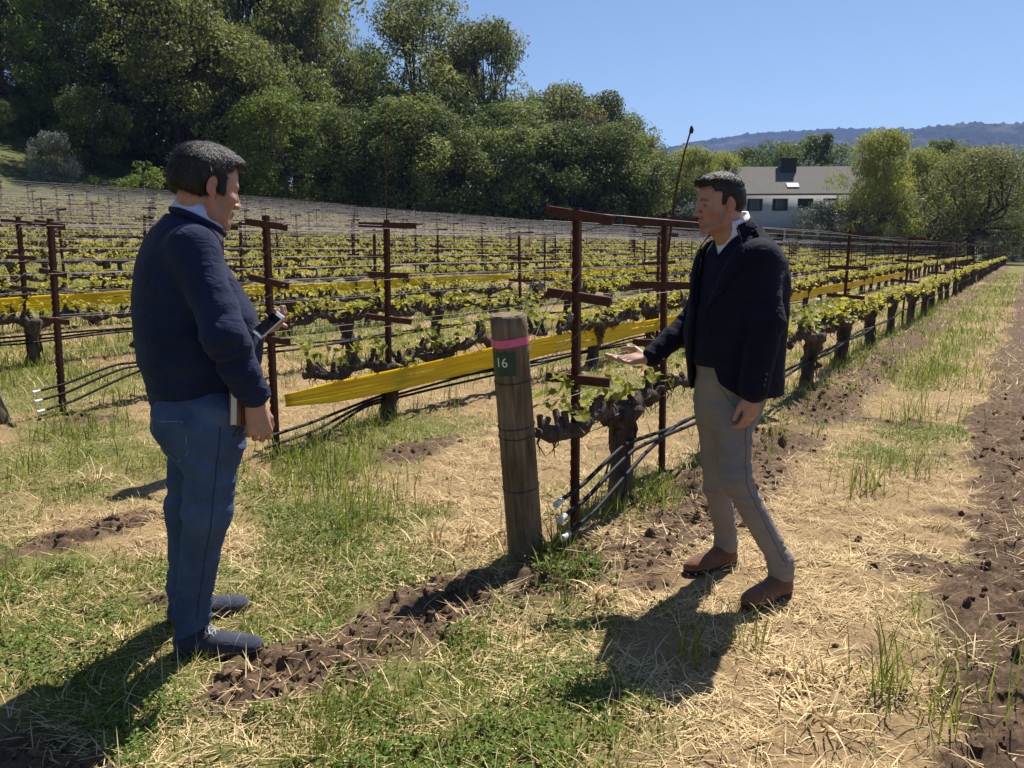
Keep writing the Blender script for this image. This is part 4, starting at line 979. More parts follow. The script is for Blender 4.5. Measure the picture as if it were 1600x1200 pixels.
# ---- head ------------------------------------------------------------------
def head(O, M, s=1.0, nose=1.0, jaw=1.0, full=0.0):
    'O between the ears, M columns right, forward, up'
    T = lambda x, y, z: np.asarray(O, np.float32) + M @ (A3(x, y, z) * s)
    def E(x, y, z, a, b, c, R_=None): return ell(T(x, y, z), np.array([a, b, c]) * s, M if R_ is None else M @ R_)
    def C(p, q, ra, rb=None): return cone(T(*p), T(*q), ra * s, (ra if rb is None else rb) * s)
    o = [('+', E(0, -.014, .044, .077, .098, .088), 0), ('+', E(0, .040, .030, .064, .055, .068), .03 * s), ('+', E(0, .040, -.028, .061, .052, .066), .03 * s)]
    o += [('+', E(0, .036, -.078, .050 * jaw + full, .046, .040), .03 * s), ('+', E(0, .078, -.104, .022, .018, .018), .022 * s)]
    for x in (-1, 1):
        o.append(('+', C((x * .058 * jaw, -.004, -.048), (x * .050 * jaw, .012, -.082), .015 + full * .6, .015), .02 * s))
        o.append(('+', C((x * .050 * jaw, .012, -.082), (x * .020, .074, -.108), .015 + full * .5, .013), .018 * s))
        o.append(('+', E(x * .044, .062, -.026, .023 + full * .5, .024, .020), .02 * s))
        o.append(('+', C((x * .012, .094, .020), (x * .046, .078, .018), .0095, .009), .012 * s))          # brow
        o.append(('-', E(x * .031, .100, .001, .017, .014, .0105), .010 * s))                               # socket
        o.append(('+', E(x * .0315, .0785, .0, .0135, .0135, .0135), .003 * s))                             # lids over the eyeball
        o.append(('-', E(x * .0325, .0965, -.0005, .0105, .007, .0036), .002 * s))                          # slit between the lids
        o.append(('+', C((x * .0145, .098, -.038), (x * .011, .108, -.039), .0075, .007), .005 * s))        # nostril wing
        o.append(('-', E(x * .0065, .106, -.0455, .0035, .006, .003), .002 * s))
        rz = np.array(Matrix.Rotation(x * .38, 3, 'Z') @ Matrix.Rotation(-.22, 3, 'X'))
        o.append(('+', E(x * .078, -.012, .002, .0085, .019, .032, rz), .006 * s)); o.append(('+', E(x * .076, -.004, -.022, .008, .011, .014, rz), .006 * s))
        o.append(('-', E(x * .0875, -.008, .006, .007, .0105, .019, rz), .004 * s)); o.append(('+', E(x * .0835, -.003, .001, .003, .0035, .010, rz), .003 * s))
    o.append(('+', C((0, .092, .016), (0, .1 + .020 * nose, -.033), .0075, .0115), .010 * s)); o.append(('+', E(0, .1 + .017 * nose, -.037, .011, .0105, .0095), .006 * s))
    o.append(('+', C((-.018, .086, -.066), (0, .098, -.0635), .0055, .0068), .006 * s)); o.append(('+', C((.018, .086, -.066), (0, .098, -.0635), .0055, .0068), .006 * s))
    o.append(('+', C((-.014, .088, -.0765), (.014, .088, -.0765), .0072), .007 * s)); o.append(('+', E(0, .095, -.0765, .013, .006, .0065), .005 * s))
    o.append(('-', C((-.021, .096, -.0705), (.021, .096, -.0705), .0016), .003 * s)); o.append(('-', E(0, .1, -.091, .020, .008, .006), .010 * s))
    return o
def skin_mat(name, c):
    m, n, b = nodes(name, .5, .4)
    a = n.nodes.new('ShaderNodeVertexColor'); a.layer_name = 'Col'
    tc = n.nodes.new('ShaderNodeTexCoord'); t = N(n, 'ShaderNodeTexNoise', Scale=45, Detail=5); n.links.new(tc.outputs['Object'], t.inputs['Vector'])
    r = ramp(n, t.outputs['Fac'], [(.3, (.86, .84, .83)), (.7, (1.08, 1.05, 1.04))])
    mx = n.nodes.new('ShaderNodeMix'); mx.data_type = 'RGBA'; mx.blend_type = 'MULTIPLY'; mx.inputs[0].default_value = 1; n.links.new(a.outputs['Color'], mx.inputs[6]); n.links.new(r.outputs['Color'], mx.inputs[7])
    n.links.new(mx.outputs[2], b.inputs['Base Color'])
    b.inputs['Subsurface Weight'].default_value = .12; b.inputs['Subsurface Radius'].default_value = (.012, .004, .002); b.inputs['Subsurface Scale'].default_value = .6
    t2 = N(n, 'ShaderNodeTexNoise', Scale=420, Detail=3); n.links.new(tc.outputs['Object'], t2.inputs['Vector'])
    bp = N(n, 'ShaderNodeBump', Strength=.18, Distance=.001); n.links.new(t2.outputs['Fac'], bp.inputs['Height']); n.links.new(bp.outputs['Normal'], b.inputs['Normal'])
    return m
def cloth_mat(name, c1, c2, weave=900, rough=.9, wave=None, bump=.35, sheen=.0, blot=9):
    m, n, b = nodes(name, rough, .12)
    tc = n.nodes.new('ShaderNodeTexCoord')
    t = N(n, 'ShaderNodeTexNoise', Scale=blot, Detail=6, Roughness=.65); n.links.new(tc.outputs['Object'], t.inputs['Vector'])
    t2 = N(n, 'ShaderNodeTexNoise', Scale=weave, Detail=3, Roughness=.7); n.links.new(tc.outputs['Object'], t2.inputs['Vector'])
    md = n.nodes.new('ShaderNodeMath'); md.operation = 'MULTIPLY_ADD'; n.links.new(t2.outputs['Fac'], md.inputs[0]); md.inputs[1].default_value = .45; 
    mu = n.nodes.new('ShaderNodeMath'); mu.operation = 'MULTIPLY'; n.links.new(t.outputs['Fac'], mu.inputs[0]); mu.inputs[1].default_value = .55; n.links.new(mu.outputs[0], md.inputs[2])
    r = ramp(n, md.outputs[0], [(.36, c1), (.64, c2)]); n.links.new(r.outputs['Color'], b.inputs['Base Color'])
    if sheen: b.inputs['Sheen Weight'].default_value = sheen; b.inputs['Sheen Roughness'].default_value = .5
    mp = n.nodes.new('ShaderNodeMapping'); mp.inputs['Scale'].default_value = (1, 1, 1.9); mp.inputs['Rotation'].default_value = (.3, .2, 0); n.links.new(tc.outputs['Object'], mp.inputs['Vector'])
    t3 = N(n, 'ShaderNodeTexNoise', Scale=13, Detail=2, Roughness=.5, Distortion=1.2); n.links.new(mp.outputs['Vector'], t3.inputs['Vector'])
    ab = n.nodes.new('ShaderNodeMath'); ab.operation = 'SUBTRACT'; n.links.new(t3.outputs['Fac'], ab.inputs[0]); ab.inputs[1].default_value = .5
    a2 = n.nodes.new('ShaderNodeMath'); a2.operation = 'ABSOLUTE'; n.links.new(ab.outputs[0], a2.inputs[0])
    bw = N(n, 'ShaderNodeBump', Strength=.55, Distance=.02); bw.invert = True; n.links.new(a2.outputs[0], bw.inputs['Height'])
    bp = N(n, 'ShaderNodeBump', Strength=bump, Distance=.0015); n.links.new(t2.outputs['Fac'], bp.inputs['Height']); n.links.new(bw.outputs['Normal'], bp.inputs['Normal']); n.links.new(bp.outputs['Normal'], b.inputs['Normal'])
    return m
# ================================================================== PEOPLE
M_skin = skin_mat('skin', None)
M_hair = simple('dark_hair', (.008, .006, .005), (.026, .019, .016), 90, .42, .42, .5, 300, stretch=(1, 1, .3))
M_knit = cloth_mat('navy_knit', (.008, .012, .036), (.020, .029, .075), 600, .95, sheen=.06)
M_blazer = cloth_mat('navy_wool', (.005, .006, .014), (.010, .012, .025), 900, .9, sheen=.03)
M_knit2 = cloth_mat('dark_navy_knit', (.006, .008, .020), (.010, .013, .030), 800, .95, sheen=.03)
M_denim = cloth_mat('blue_denim', (.026, .047, .105), (.078, .122, .222), 650, .9, bump=.5, blot=6)
M_chino = cloth_mat('grey_tan_cotton', (.19, .168, .156), (.265, .236, .218), 900, .9, blot=7)
M_shirt = cloth_mat('pale_blue_cotton', (.42, .50, .78), (.52, .60, .86), 1100, .85, bump=.2)
M_shirt2 = cloth_mat('white_cotton', (.66, .68, .78), (.76, .78, .86), 1100, .85, bump=.2)
M_suede_n = cloth_mat('navy_suede', (.022, .026, .040), (.048, .054, .078), 500, .95, sheen=.3, blot=30)
M_suede_b = cloth_mat('brown_suede', (.11, .046, .024), (.20, .092, .050), 500, .95, sheen=.3, blot=30)
M_sole = simple('dark_sole', (.02, .018, .016), (.05, .042, .035), 40, .8, .2, .3)
M_welt = simple('tan_welt', (.16, .10, .055), (.25, .16, .09), 40, .8, .2, .3)
M_lace = simple('grey_lace', (.28, .28, .30), (.40, .40, .42), 200, .9, .1, .3)
M_eye, n_, b_ = nodes('eye', .12, .6); b_.inputs['Base Color'].default_value = (.5, .47, .44, 1)
M_iris = simple('iris', (.012, .008, .006), (.03, .02, .014), 200, .15, .6, 0)
M_brown = simple('brown_leather', (.14, .052, .022), (.24, .10, .045), 30, .5, .4, .3)
M_paper = simple('page_edges', (.62, .60, .54), (.74, .72, .66), 300, .8, .2, .3, stretch=(1, 1, 30))
M_black = simple('black_glass', (.006, .006, .008), (.010, .010, .013), 4, .08, .5, 0)
M_alu = simple('white_aluminium', (.62, .62, .63), (.70, .70, .71), 20, .35, .5, 0)
M_btn = simple('dark_button', (.012, .012, .014), (.03, .03, .033), 60, .35, .5, 0)
M_dseam = simple('denim_seam', (.020, .034, .078), (.036, .058, .115), 300, .9, .1, 0)
M_cseam = simple('chino_seam', (.12, .106, .097), (.16, .143, .13), 300, .9, .1, 0)
M_seam = simple('seam_thread', (.14, .17, .26), (.22, .25, .34), 300, .9, .1, 0)
def folds(axis_z, amp, fz, fx, seed, mask=None):
    'cloth creases: ridged noise stretched across the limb; axis_z is the direction along the limb'
    a = unit(axis_z); t = np.cross(a, [0, 0, 1.0]) if abs(a[2]) < .9 else np.cross(a, [1.0, 0, 0]); t = unit(t); b = np.cross(a, t)
    Mx = np.stack([t * fx, b * fx, a * fz], 1).astype(np.float32)
    def f(p):
        q = p @ Mx + seed; n = vnoise(q + .6 * vnoise(q * .5 + 5)[:, None]); e = amp * (1 - 2 * np.abs(n)) * -1
        e = e + amp * .5 * vnoise(q * 2.1 + 9)
        return e * (mask(p) if mask else 1)
    return f
def near_pt(c, r):
    c = np.asarray(c, np.float32); return lambda p: np.exp(-((p - c) ** 2).sum(1) / (r * r))
def band(z0, z1, soft=.02): return lambda p: sst(z0 - soft, z0, p[:, 2]) * sst(z1 + soft, z1, p[:, 2])
def fit_torso(rows, Y, f2, zoff=0):
    'sections whose silhouette spans the given photo columns for a torso facing f2 (horizontal)'
    f2 = unit((f2[0], f2[1], 0)); r2 = A3(f2[1], -f2[0], 0); st = []
    for py, xl, xr, a in rows:
        Pl, Pr = at(xl, py, Y), at(xr, py, Y); wd = (Pr[0] - Pl[0]) / 2; b = math.sqrt(max(wd * wd - (a * r2[0]) ** 2, .004)) / abs(f2[0])
        c = A3((Pl[0] + Pr[0]) / 2, Y, 0); st.append((Pl[2], float(c @ r2), float(c @ f2), a, b))
    M = np.stack([r2, f2, A3(0, 0, 1)], 1); return st, M
def grow(st, da, db=None, dz0=0, dz1=0):
    st = sorted(st); o = [(z, x, y, a + da, b + (da if db is None else db)) for z, x, y, a, b in st]; o[0] = (o[0][0] - dz0,) + o[0][1:]; o[-1] = (o[-1][0] + dz1,) + o[-1][1:]; return o
def solve_out(fn, p, d, lo=0.0, hi=.4):
    p = np.asarray(p, np.float32); d = np.asarray(d, np.float32)
    for _ in range(22):
        m_ = (lo + hi) / 2
        if fn((p + d * m_)[None])[0] < 0: lo = m_
        else: hi = m_
    return p + d * lo

class Person:
    def __init__(s, loc, label):
        s.loc = np.asarray(loc, np.float32); s.root = None; s.label = label
    def put(s, name, V, F, mat, parent=None, cols=None, smooth=True):
        o = obj(name, mesh(name, V - s.loc, F, mat, smooth, cols), s.root if parent is None else parent); return o
    def sdf(s, name, ops, lo, hi, h, mat, parent=None, it=1, cols=None):
        V, F = polygonize(ops, lo, hi, h); V = relax(V, F, it); c = cols(V) if cols else None
        return s.put(name, V, F, mat, parent, c), V, F
    def mb(s, name, b, mat, parent=None, smooth=True):
        V = np.concatenate(b.V) - s.loc; return obj(name, mesh(name, V, [np.concatenate(f) for f in (b.F3, b.F4) if f], mat, smooth), s.root if parent is None else parent)
    def body(s, ops, lo, hi, h, cols):
        V, F = polygonize(ops, lo, hi, h); V = relax(V, F, 1, .4)
        me = mesh('person', V - s.loc, F, M_skin, True, cols(V)); s.root = obj('person', me, None, tuple(s.loc)); tag(s.root, s.label, 'person', 'people talking at the vineyard row end'); return V, F
def skin_cols(O, M, s, base, stubble, red_hands=()):
    'complexion: lips, brows, beard shadow, ruddy ears and knuckles'
    base = np.asarray(base, np.float32)
    def f(V):
        q = (V - O) @ M / s; c = np.tile(base, (len(V), 1)); x, y, z = q[:, 0], q[:, 1], q[:, 2]; inh = (np.abs(x) < .12) & (np.abs(y) < .15) & (z > -.2)
        def blend(w, col):
            w = (np.clip(w, 0, 1) * inh)[:, None]; c[:] = c * (1 - w) + w * np.asarray(col, np.float32)
        beard = np.exp(-((z + .088) / .034) ** 2) * sst(.0, .03, y) * sst(-.140, -.125, z) + .8 * np.exp(-((np.abs(x) - .06) / .02) ** 2) * np.exp(-((z + .05) / .035) ** 2) * sst(-.02, .005, y)
        blend(beard * stubble * (.8 + .25 * vnoise(q * 260)), base * [.52, .50, .54])
        blend(np.exp(-((z + .0705) / .0105) ** 2) * np.exp(-(x / .021) ** 4) * sst(.083, .09, y), [base[0] * .85, base[1] * .62, base[2] * .64])
        blend(.5 * np.exp(-((np.abs(x) - .08) / .016) ** 2) * np.exp(-((y + .01) / .03) ** 2), [base[0] * 1.05, base[1] * .68, base[2] * .62])
        blend(.3 * np.exp(-(((x) / .05) ** 2)) * np.exp(-((z + .03) / .02) ** 2) * sst(.07, .1, y), [base[0], base[1] * .75, base[2] * .72])
        bz = .0235 - .16 * (np.abs(np.abs(x) - .028)) * (np.abs(x) > .034)
        blend(.92 * np.exp(-((z - bz) / .0052) ** 2) * sst(.010, .016, np.abs(x)) * sst(.056, .046, np.abs(x)) * sst(.06, .075, y) * (.75 + .35 * vnoise(q * 330)), [.018, .013, .011])
        blend(.75 * np.exp(-((z + .001) / .0045) ** 2) * np.exp(-((np.abs(x) - .032) / .013) ** 2) * sst(.078, .084, y), [.05, .03, .025])
        return c
    return f
def hair_mesh(P, O, M, s, ops_extra, cut, n_str, seed, flow, ln=.022):
    'short hair: a shell over the skull plus thousands of separate short locks'
    V, F = polygonize(ops_extra + cut, O - .2 * s, O + .2 * s, .0036); V = relax(V, F, 1); Nn = vnormals(V, F)
    q = (V - O) @ M / s; V = V + Nn * (.0016 * vnoise(q * [70, 30, 45]) + .0007 * vnoise(q * [220, 90, 120]))[:, None] * s
    rg = np.random.default_rng(seed); I = rg.integers(0, len(V), n_str); fl = flow(q[I]) @ M.T
    n = Nn[I]; d = fl - n * (fl * n).sum(1)[:, None] * .95 + rg.normal(0, .20, (n_str, 3)) + n * .05; d /= np.linalg.norm(d, axis=1, keepdims=True)
    w_ = np.cross(d, n); w_ /= np.linalg.norm(w_, axis=1, keepdims=True) + 1e-9; L_ = ln * s * rg.uniform(.5, 1.25, n_str)[:, None]; wd = rg.uniform(.0006, .0012, n_str)[:, None]
    b0 = V[I] - n * .002; mid = b0 + d * L_ * .55 + n * .003; tip = b0 + d * L_ + n * rg.uniform(-.003, .0015, n_str)[:, None]
    T = np.stack([b0 - w_ * wd, b0 + w_ * wd, mid + w_ * wd * .8, mid - w_ * wd * .8, tip], 1).reshape(-1, 3); i = np.arange(n_str)[:, None] * 5 + len(V)
    F4 = np.concatenate([F, i + [0, 1, 2, 3]]); F3 = i + [3, 2, 4]
    return P.put('hair', np.concatenate([V, T]), [F3, F4], M_hair)
def eyes(P, O, M, s, look):
    for x in (-1, 1):
        c = np.asarray(O) + M @ (A3(x * .0315, .0785, 0) * s); b = MB(); r = .0125 * s
        th = np.linspace(0, math.pi, 9); ph = np.linspace(0, 2 * math.pi, 12, endpoint=False)
        Vv = [c + r * A3(math.sin(t) * math.cos(p), math.sin(t) * math.sin(p), math.cos(t)) for t in th for p in ph]
        b.add(Vv, [[i * 12 + j, (i + 1) * 12 + j, (i + 1) * 12 + (j + 1) % 12, i * 12 + (j + 1) % 12] for i in range(8) for j in range(12)]); e = P.mb('eye', b, M_eye)
        d = unit(M @ A3(*look)); t = unit(np.cross(d, M[:, 2])); u_ = np.cross(t, d); b = MB(); ri = .0062 * s
        b.add([c + d * (r + .0004)] + [c + d * math.sqrt(r * r - ri * ri) + ri * (math.cos(a) * t + math.sin(a) * u_) + d * .0005 for a in np.linspace(0, 6.283, 13)[:-1]], [[0, 1 + j, 1 + (j + 1) % 12] for j in range(12)]); P.mb('iris', b, M_iris, e)
def shoe(P, heel, toe, z, mat, sole_mat, L=.30, W=.052, top=.095, laces=True, seed=0, ankle=None):
    'low shoe from heel to toe point on the ground'
    heel = A3(heel[0], heel[1], z); d = unit((toe[0] - heel[0], toe[1] - heel[1], 0)); r = A3(d[1], -d[0], 0); M = np.stack([r, d, A3(0, 0, 1)], 1)
    T = lambda x, y, zz: heel + M @ A3(x, y, zz)
    up = [('+', ell(T(0, .052, .042), [W * .78, .058, .050], M), 0), ('+', ell(T(.002, L * .58, .034), [W * .94, L * .40, .036], M), .035), ('+', ell(T(.003, L * .79, .026), [W * .90, .064, .027], M), .02),
          ('+', cone(T(0, .055, .05), T(0, .050, top), .047, .043, d, 1.12), .03), ('+', cone(T(0, L * .36, .060), T(0, L * .58, .045), .030, .026, A3(0, 0, 1), .8), .03),
          ('&', lambda p: .012 + z - p[:, 2], .004), ('&', lambda p, c=T(0, .05, top), n=unit(M @ A3(0, -.25, 1)): (p - c) @ n, .006), ('d', folds(d, .0016, 60, 12, seed, near_pt(T(0, L * .60, .05), .06)), 0)]
    o, V, F = P.sdf('shoe', up, T(0, L * .5, .07) - .25, T(0, L * .5, .07) + .25, .004, mat)
    sl = [('+', lambda p: np.maximum(ell(T(0, .058, .01), [W * .82, .066, .08], M)(p), -9), 0), ('+', ell(T(.003, L * .66, .01), [W * 1.02, L * .36, .08], M), .05), ('+', cone(T(0, .06, .01), T(0, L * .55, .01), W * .74, W * .8), .04),
          ('&', lambda p: np.maximum(p[:, 2] - z - .020, z - .003 - p[:, 2]), .003)]
    q, V, F = P.sdf('sole', sl, T(0, L * .5, .01) - .22, T(0, L * .5, .01) + .22, .004, M_sole, o)
    b = MB(); ring = []
    for a in np.linspace(0, 2 * math.pi, 49):
        y = L * .5 + (L * .5 + .004) * math.sin(a); w_ = W * (.84 + .20 * sst(.3, .75, y / L)) * (1 - .35 * sst(.85, 1.05, y / L) ** 2); ring.append(T(w_ * 1.0 * np.sign(math.cos(a)) * abs(math.cos(a)) ** .7 + .002, y, .0205))
    b.tube(ring, .0032, 6, cap=False); P.mb('welt', b, sole_mat, o)
    fs = lambda p: ev(up[:5], p)
    for fr, bend in ((.70, .05), (.30, -.03)):                                         # stitched toe cap and heel counter
        pts = [solve_out(fs, T(0, L * fr, .012), unit(M @ A3(math.sin(a), bend * 4 * math.cos(a) ** 2, math.cos(a))), 0, .2) for a in np.linspace(-1.45, 1.45, 17)]
        b = MB(); b.tube(pts, .0013, 5); P.mb('stitching', b, M_seam if laces else M_welt, o)
    if laces:
        for j in range(4):
            y = L * (.37 + .075 * j); h = .096 - .0105 * j; b = MB()
            for sg in (-1, 1): b.tube([T(-sg * .021, y - .006, h - .014), T(-sg * .010, y - .002, h - .001), T(sg * .010, y + .006, h - .002), T(sg * .022, y + .012, h - .017)], .0028, 6)
            P.mb('lace', b, M_lace, o)
        b = MB()
        for sg in (-1, 1):
            lp = [T(0, L * .38, .100), T(sg * .014, L * .37, .110), T(sg * .034, L * .37, .090), T(sg * .026, L * .42, .082), T(sg * .004, L * .38, .089)]; b.tube(lp, .0026, 6)
            b.tube([T(0, L * .37, .09), T(sg * .022, L * .44, .078), T(sg * .032, L * .50, .060)], .0024, 6)
        P.mb('lace', b, M_lace, o)
    return o, T
def wrap(ops, m=.03): return ops
def collar(P, O, M, rt, rb, h, front=.35, point=.05, mat=None, gap=.25, lift=0.0, name='collar', th=.004, flare=1.0, n=61, tie=None):
    'turned-down collar: a strip round the neck, longer towards the two points in front. O centre, M columns right, forward, axis'
    V = []; A = np.linspace(-math.pi + gap, math.pi - gap, n)                  # 0 is the nape
    for a in A:
        d = M @ A3(math.sin(a), -math.cos(a), 0); k = abs(a) / (math.pi - gap)
        pt = point * sst(.55, .97, k); hh = h * (1 + .25 * sst(0, .6, k)); zt = h * .5 + lift * sst(.5, 1, k)
        rr = lambda r: math.hypot(r[0] * math.sin(a), r[1] * math.cos(a))
        top = O + d * rr(rt) + M[:, 2] * zt; roll = O + d * (rr(rt) + .006) + M[:, 2] * (zt + .002); mid = O + d * (rr(rt) * .45 + rr(rb) * .55) + M[:, 2] * (zt - hh * .5); bot = O + d * (rr(rb) + .3 * pt) + M[:, 2] * (zt - hh - pt)
        inn = O + d * (rr(rt) - .004) + M[:, 2] * (zt - hh * .9)
        V += [inn, top, roll, mid, bot]
    F = [[i * 5 + j, (i + 1) * 5 + j, (i + 1) * 5 + j + 1, i * 5 + j + 1] for i in range(n - 1) for j in range(4)]
    o = P.put(name, np.array(V), np.array(F), mat); s = o.modifiers.new('thickness', 'SOLIDIFY'); s.thickness = th; s.offset = 0; return o
# ------------------------------------------------------------------ man with the phone
def man_left():
    f2 = A3(math.cos(R(32)), math.sin(R(32)), 0); r2 = A3(f2[1], -f2[0], 0); up = A3(0, 0, 1); Y = 3.10
    P = Person((-1.13, 3.12, gz(-1.13, 3.12)), 'man in a navy sweater and blue jeans looking down at his phone')
    rows = [(628, 240, 380, .170), (612, 238, 385, .180), (595, 236, 391, .188), (570, 228, 400, .195), (535, 222, 402, .20), (492, 217, 393, .205), (450, 211, 374, .21), (415, 209, 356, .213), (388, 213, 343, .205), (368, 224, 337, .178), (352, 240, 334, .130), (342, 254, 331, .095), (334, 268, 326, .07)]
    st, MT = fit_torso(rows, Y, f2); O0 = A3(0, 0, 0)
    S_ = lambda px, py, y: at(px, py, y).astype(np.float32)
    ctr = lambda z: r2 * np.interp(z, [q[0] for q in sorted(st)], [q[1] for q in sorted(st)]) + f2 * np.interp(z, [q[0] for q in sorted(st)], [q[2] for q in sorted(st)]) + up * z
    sh_z = S_(300, 386, 2.93)[2]
    shR, elR, wrR = S_(303, 389, 2.93), S_(350, 527, 2.845), S_(394, 613, 2.93)
    shL = ctr(sh_z) - r2 * .165; elL = S_(318, 520, 3.36); wrL = S_(396, 521, 3.16)
    # head
    hf = unit((math.cos(R(41)), math.sin(R(41)), -.20)); MH = frame(hf); hs = 1.07; HO = S_(321, 293, 3.085)
    HM = lambda x, y, z: HO + MH @ (A3(x, y, z) * hs)
    nb = ctr(S_(300, 338, Y)[2]) + f2 * .014 + r2 * .026
    ops = head(HO, MH, hs, nose=.6, jaw=1.05, full=.006)
    ops += [('+', cone(HM(0, -.030, -.045), nb - up * .03, .057, .060), .02), ('+', cone(HM(0, .006, -.09), nb + f2 * .025 - up * .03, .042, .046), .02)]
    shrink = [(z, x, y, a - .03, b - .03) for z, x, y, a, b in st if z < nb[2] - .05]
    ops += [('+', loft(O0, MT, shrink), .03)]
    for s_, e_, w_ in ((shR, elR, wrR), (shL, elL, wrL)): ops += [('+', cone(s_, e_, .058, .045), .03), ('+', cone(e_, w_, .046, .030), .02)]
    # right hand: back of the hand to the camera, fingers closed under the notebook
    fd = unit(A3(.05, -.02, -1) + f2 * .10); bk = unit(r2 - fd * (r2 @ fd)); th = np.cross(bk, fd); MHR = np.stack([th, fd, bk], 1)
    ops += hand(wrR + fd * .045, MHR, [(48, 62, 34), (52, 66, 36), (56, 68, 38), (60, 66, 38)], 1.04, thumb=(.15, .55))
    # left hand: palm up under the phone
    fL = unit(A3(.80, -.42, .22)); bkL = unit(A3(-.10, .28, -1)); bkL = unit(bkL - fL * (bkL @ fL)); thL = np.cross(fL, bkL); MHL = np.stack([thL, fL, bkL], 1)
    ops += hand(wrL, MHL, [(25, 30, 18), (22, 32, 20), (24, 34, 22), (30, 36, 22)], .98, thumb=(.35, -.55))
    hipN, hipF = S_(335, 655, 2.99), S_(310, 655, 3.20)
    hz = gz(-1.05, 3.06)
    heelN, toeN = (-1.232, 3.062), (-.905, 3.075); heelF, toeF = (-1.345, 3.30), (-1.09, 3.475)
    dN = unit((toeN[0] - heelN[0], toeN[1] - heelN[1], 0)); dF = unit((toeF[0] - heelF[0], toeF[1] - heelF[1], 0))
    zN, zF = gz(-1.07, 3.07) + .004, gz(-1.2, 3.39) + .004
    anN = A3(heelN[0], heelN[1], zN) + dN * .062 + up * .10; anF = A3(heelF[0], heelF[1], zF) + dF * .062 + up * .10
    knN, knF = S_(323, 798, 2.985), S_(293, 795, 3.235)
    base = (.43, .245, .170)
    P.body(ops, A3(-1.62, 2.68, .74), A3(-.68, 3.62, 1.95), .0038, skin_cols(HO, MH, hs, base, .45))
    eyes(P, HO, MH, hs, (0, 1, -.35))
    # hair
    Q = lambda p: (p - HO) @ MH / hs
    def E(x, y, z, a, b, c): return ell(HM(x, y, z), np.array([a, b, c]) * hs, MH)
    hops = [('+', E(0, -.016, .044, .086, .107, .096), 0), ('+', E(0, .030, .084, .066, .072, .050), .03), ('+', E(0, .080, .098, .046, .026, .020), .02), ('+', E(0, -.062, .0, .068, .052, .062), .03)]
    for x in (-1, 1): hops.append(('+', E(x * .068, .024, .005, .014, .018, .036), .012))
    def hl(p):
        q = Q(p); y, z = q[:, 1], q[:, 2]; ax = np.abs(q[:, 0])
        face = np.minimum((y - .060) + .25 * (ax > .0) * (ax - .03), 9) * .9           # everything forward of the temples ...
        face = np.minimum(face, (.078 + .10 * np.clip(ax - .02, 0, .06) - z))          # ... and below the fringe
        nape = (-.030 - .18 * (y + .06)) - z                                           # nape line rising forward
        lowf = np.minimum(-.012 - z, y + .005)                                         # below the sideburns
        cheek = np.minimum(np.minimum(y - .036, .055 - z), .078 - y + 9)
        return np.maximum(np.maximum(face, nape), np.maximum(lowf, cheek)) * hs
    cut = [('&', hl, .006)]
    for x in (-1, 1): cut.append(('-', E(x * .088, -.010, -.002, .022, .026, .040), .006))
    hair_mesh(P, HO, MH, hs, hops, cut, 15000, 5, lambda q: np.stack([q[:, 0] * .3 + .15, np.where(q[:, 2] > .06, .9, .15), np.where(q[:, 2] > .06, -.15, -1.0)], 1), .019)
    # sweater
    zc = [q[0] for q in st]
    sw = [('+', loft(O0, MT, grow(st, .006)), .02), ('+', ell(shR + up * -.012, [.072, .072, .066]), .06), ('+', ell(shL + up * -.012, [.07, .07, .064]), .06),
          ('+', cone(shR, elR, .076, .064), .035), ('+', cone(elR, wrR + (wrR - elR) * .02, .064, .052), .03), ('+', cone(shL, elL, .074, .064), .04), ('+', cone(elL, wrL - (wrL - elL) * .10, .064, .046), .03),
          ('-', lambda p, c=nb + f2 * .004 - up * .012, n=unit(f2 * .46 + up * .89): -((p - c) @ n), .006)]
    uR = unit(elR - shR); lR = unit(wrR - elR); zb = min(zc)
    sw += [('d', folds(lR, .0085, 24, 7, 3.1, near_pt(elR + lR * .05, .14)), 0), ('d', folds(uR, .0065, 12, 6, 8.7, near_pt(shR + uR * .12, .18)), 0), ('d', folds(up, .0050, 12, 4, 1.7, band(zb + .07, 1.28, .08)), 0),
           ('d', folds(up, .0030, 22, 5, 4.4, band(zb + .06, zb + .14, .04)), 0), ('d', lambda p, z0=zb + .052: -.004 * np.exp(-((p[:, 2] - z0) / .006) ** 2) + .0, 0)]
    o, V, F = P.sdf('sweater', sw, A3(-1.60, 2.68, .85), A3(-.70, 3.60, 1.70), .0058, M_knit)
    # ribbed hem and cuffs, neckband, seam lines
    hem = [('+', loft(O0, MT, [(z, x, y, a - .002, b - .002) for z, x, y, a, b in grow(st, .0)][0:4]), 0), ('&', lambda p: np.maximum(zb - .022 - p[:, 2], p[:, 2] - zb - .045), .006), ('d', folds(up, .0030, 3, 60, 2.2), 0)]
    st_h = [(zb - .03, *sorted(st)[0][1:])] + sorted(st)[:4]
    hem[0] = ('+', loft(O0, MT, [(z, x, y, a - .001, b - .001) for z, x, y, a, b in st_h]), 0)
    P.sdf('hem', hem, A3(-1.5, 2.75, zb - .05), A3(-.75, 3.5, zb + .08), .0050, M_knit, o)
    b = MB(); cu = wrR + lR * .012
    P.sdf('cuff', [('+', cone(wrR - lR * .045, wrR + lR * .012, .0555, .053), 0), ('&', lambda p: np.maximum((p - cu) @ lR, -((p - cu) @ lR) - .062), .006), ('d', folds(lR, .0014, 3, 110, 6.0), 0)], cu - .1, cu + .1, .004, M_knit, o)
    ax = unit(f2 * .46 + up * .89); MC = np.stack([r2, np.cross(ax, r2), ax], 1)
    co = nb + f2 * .004 - up * .020
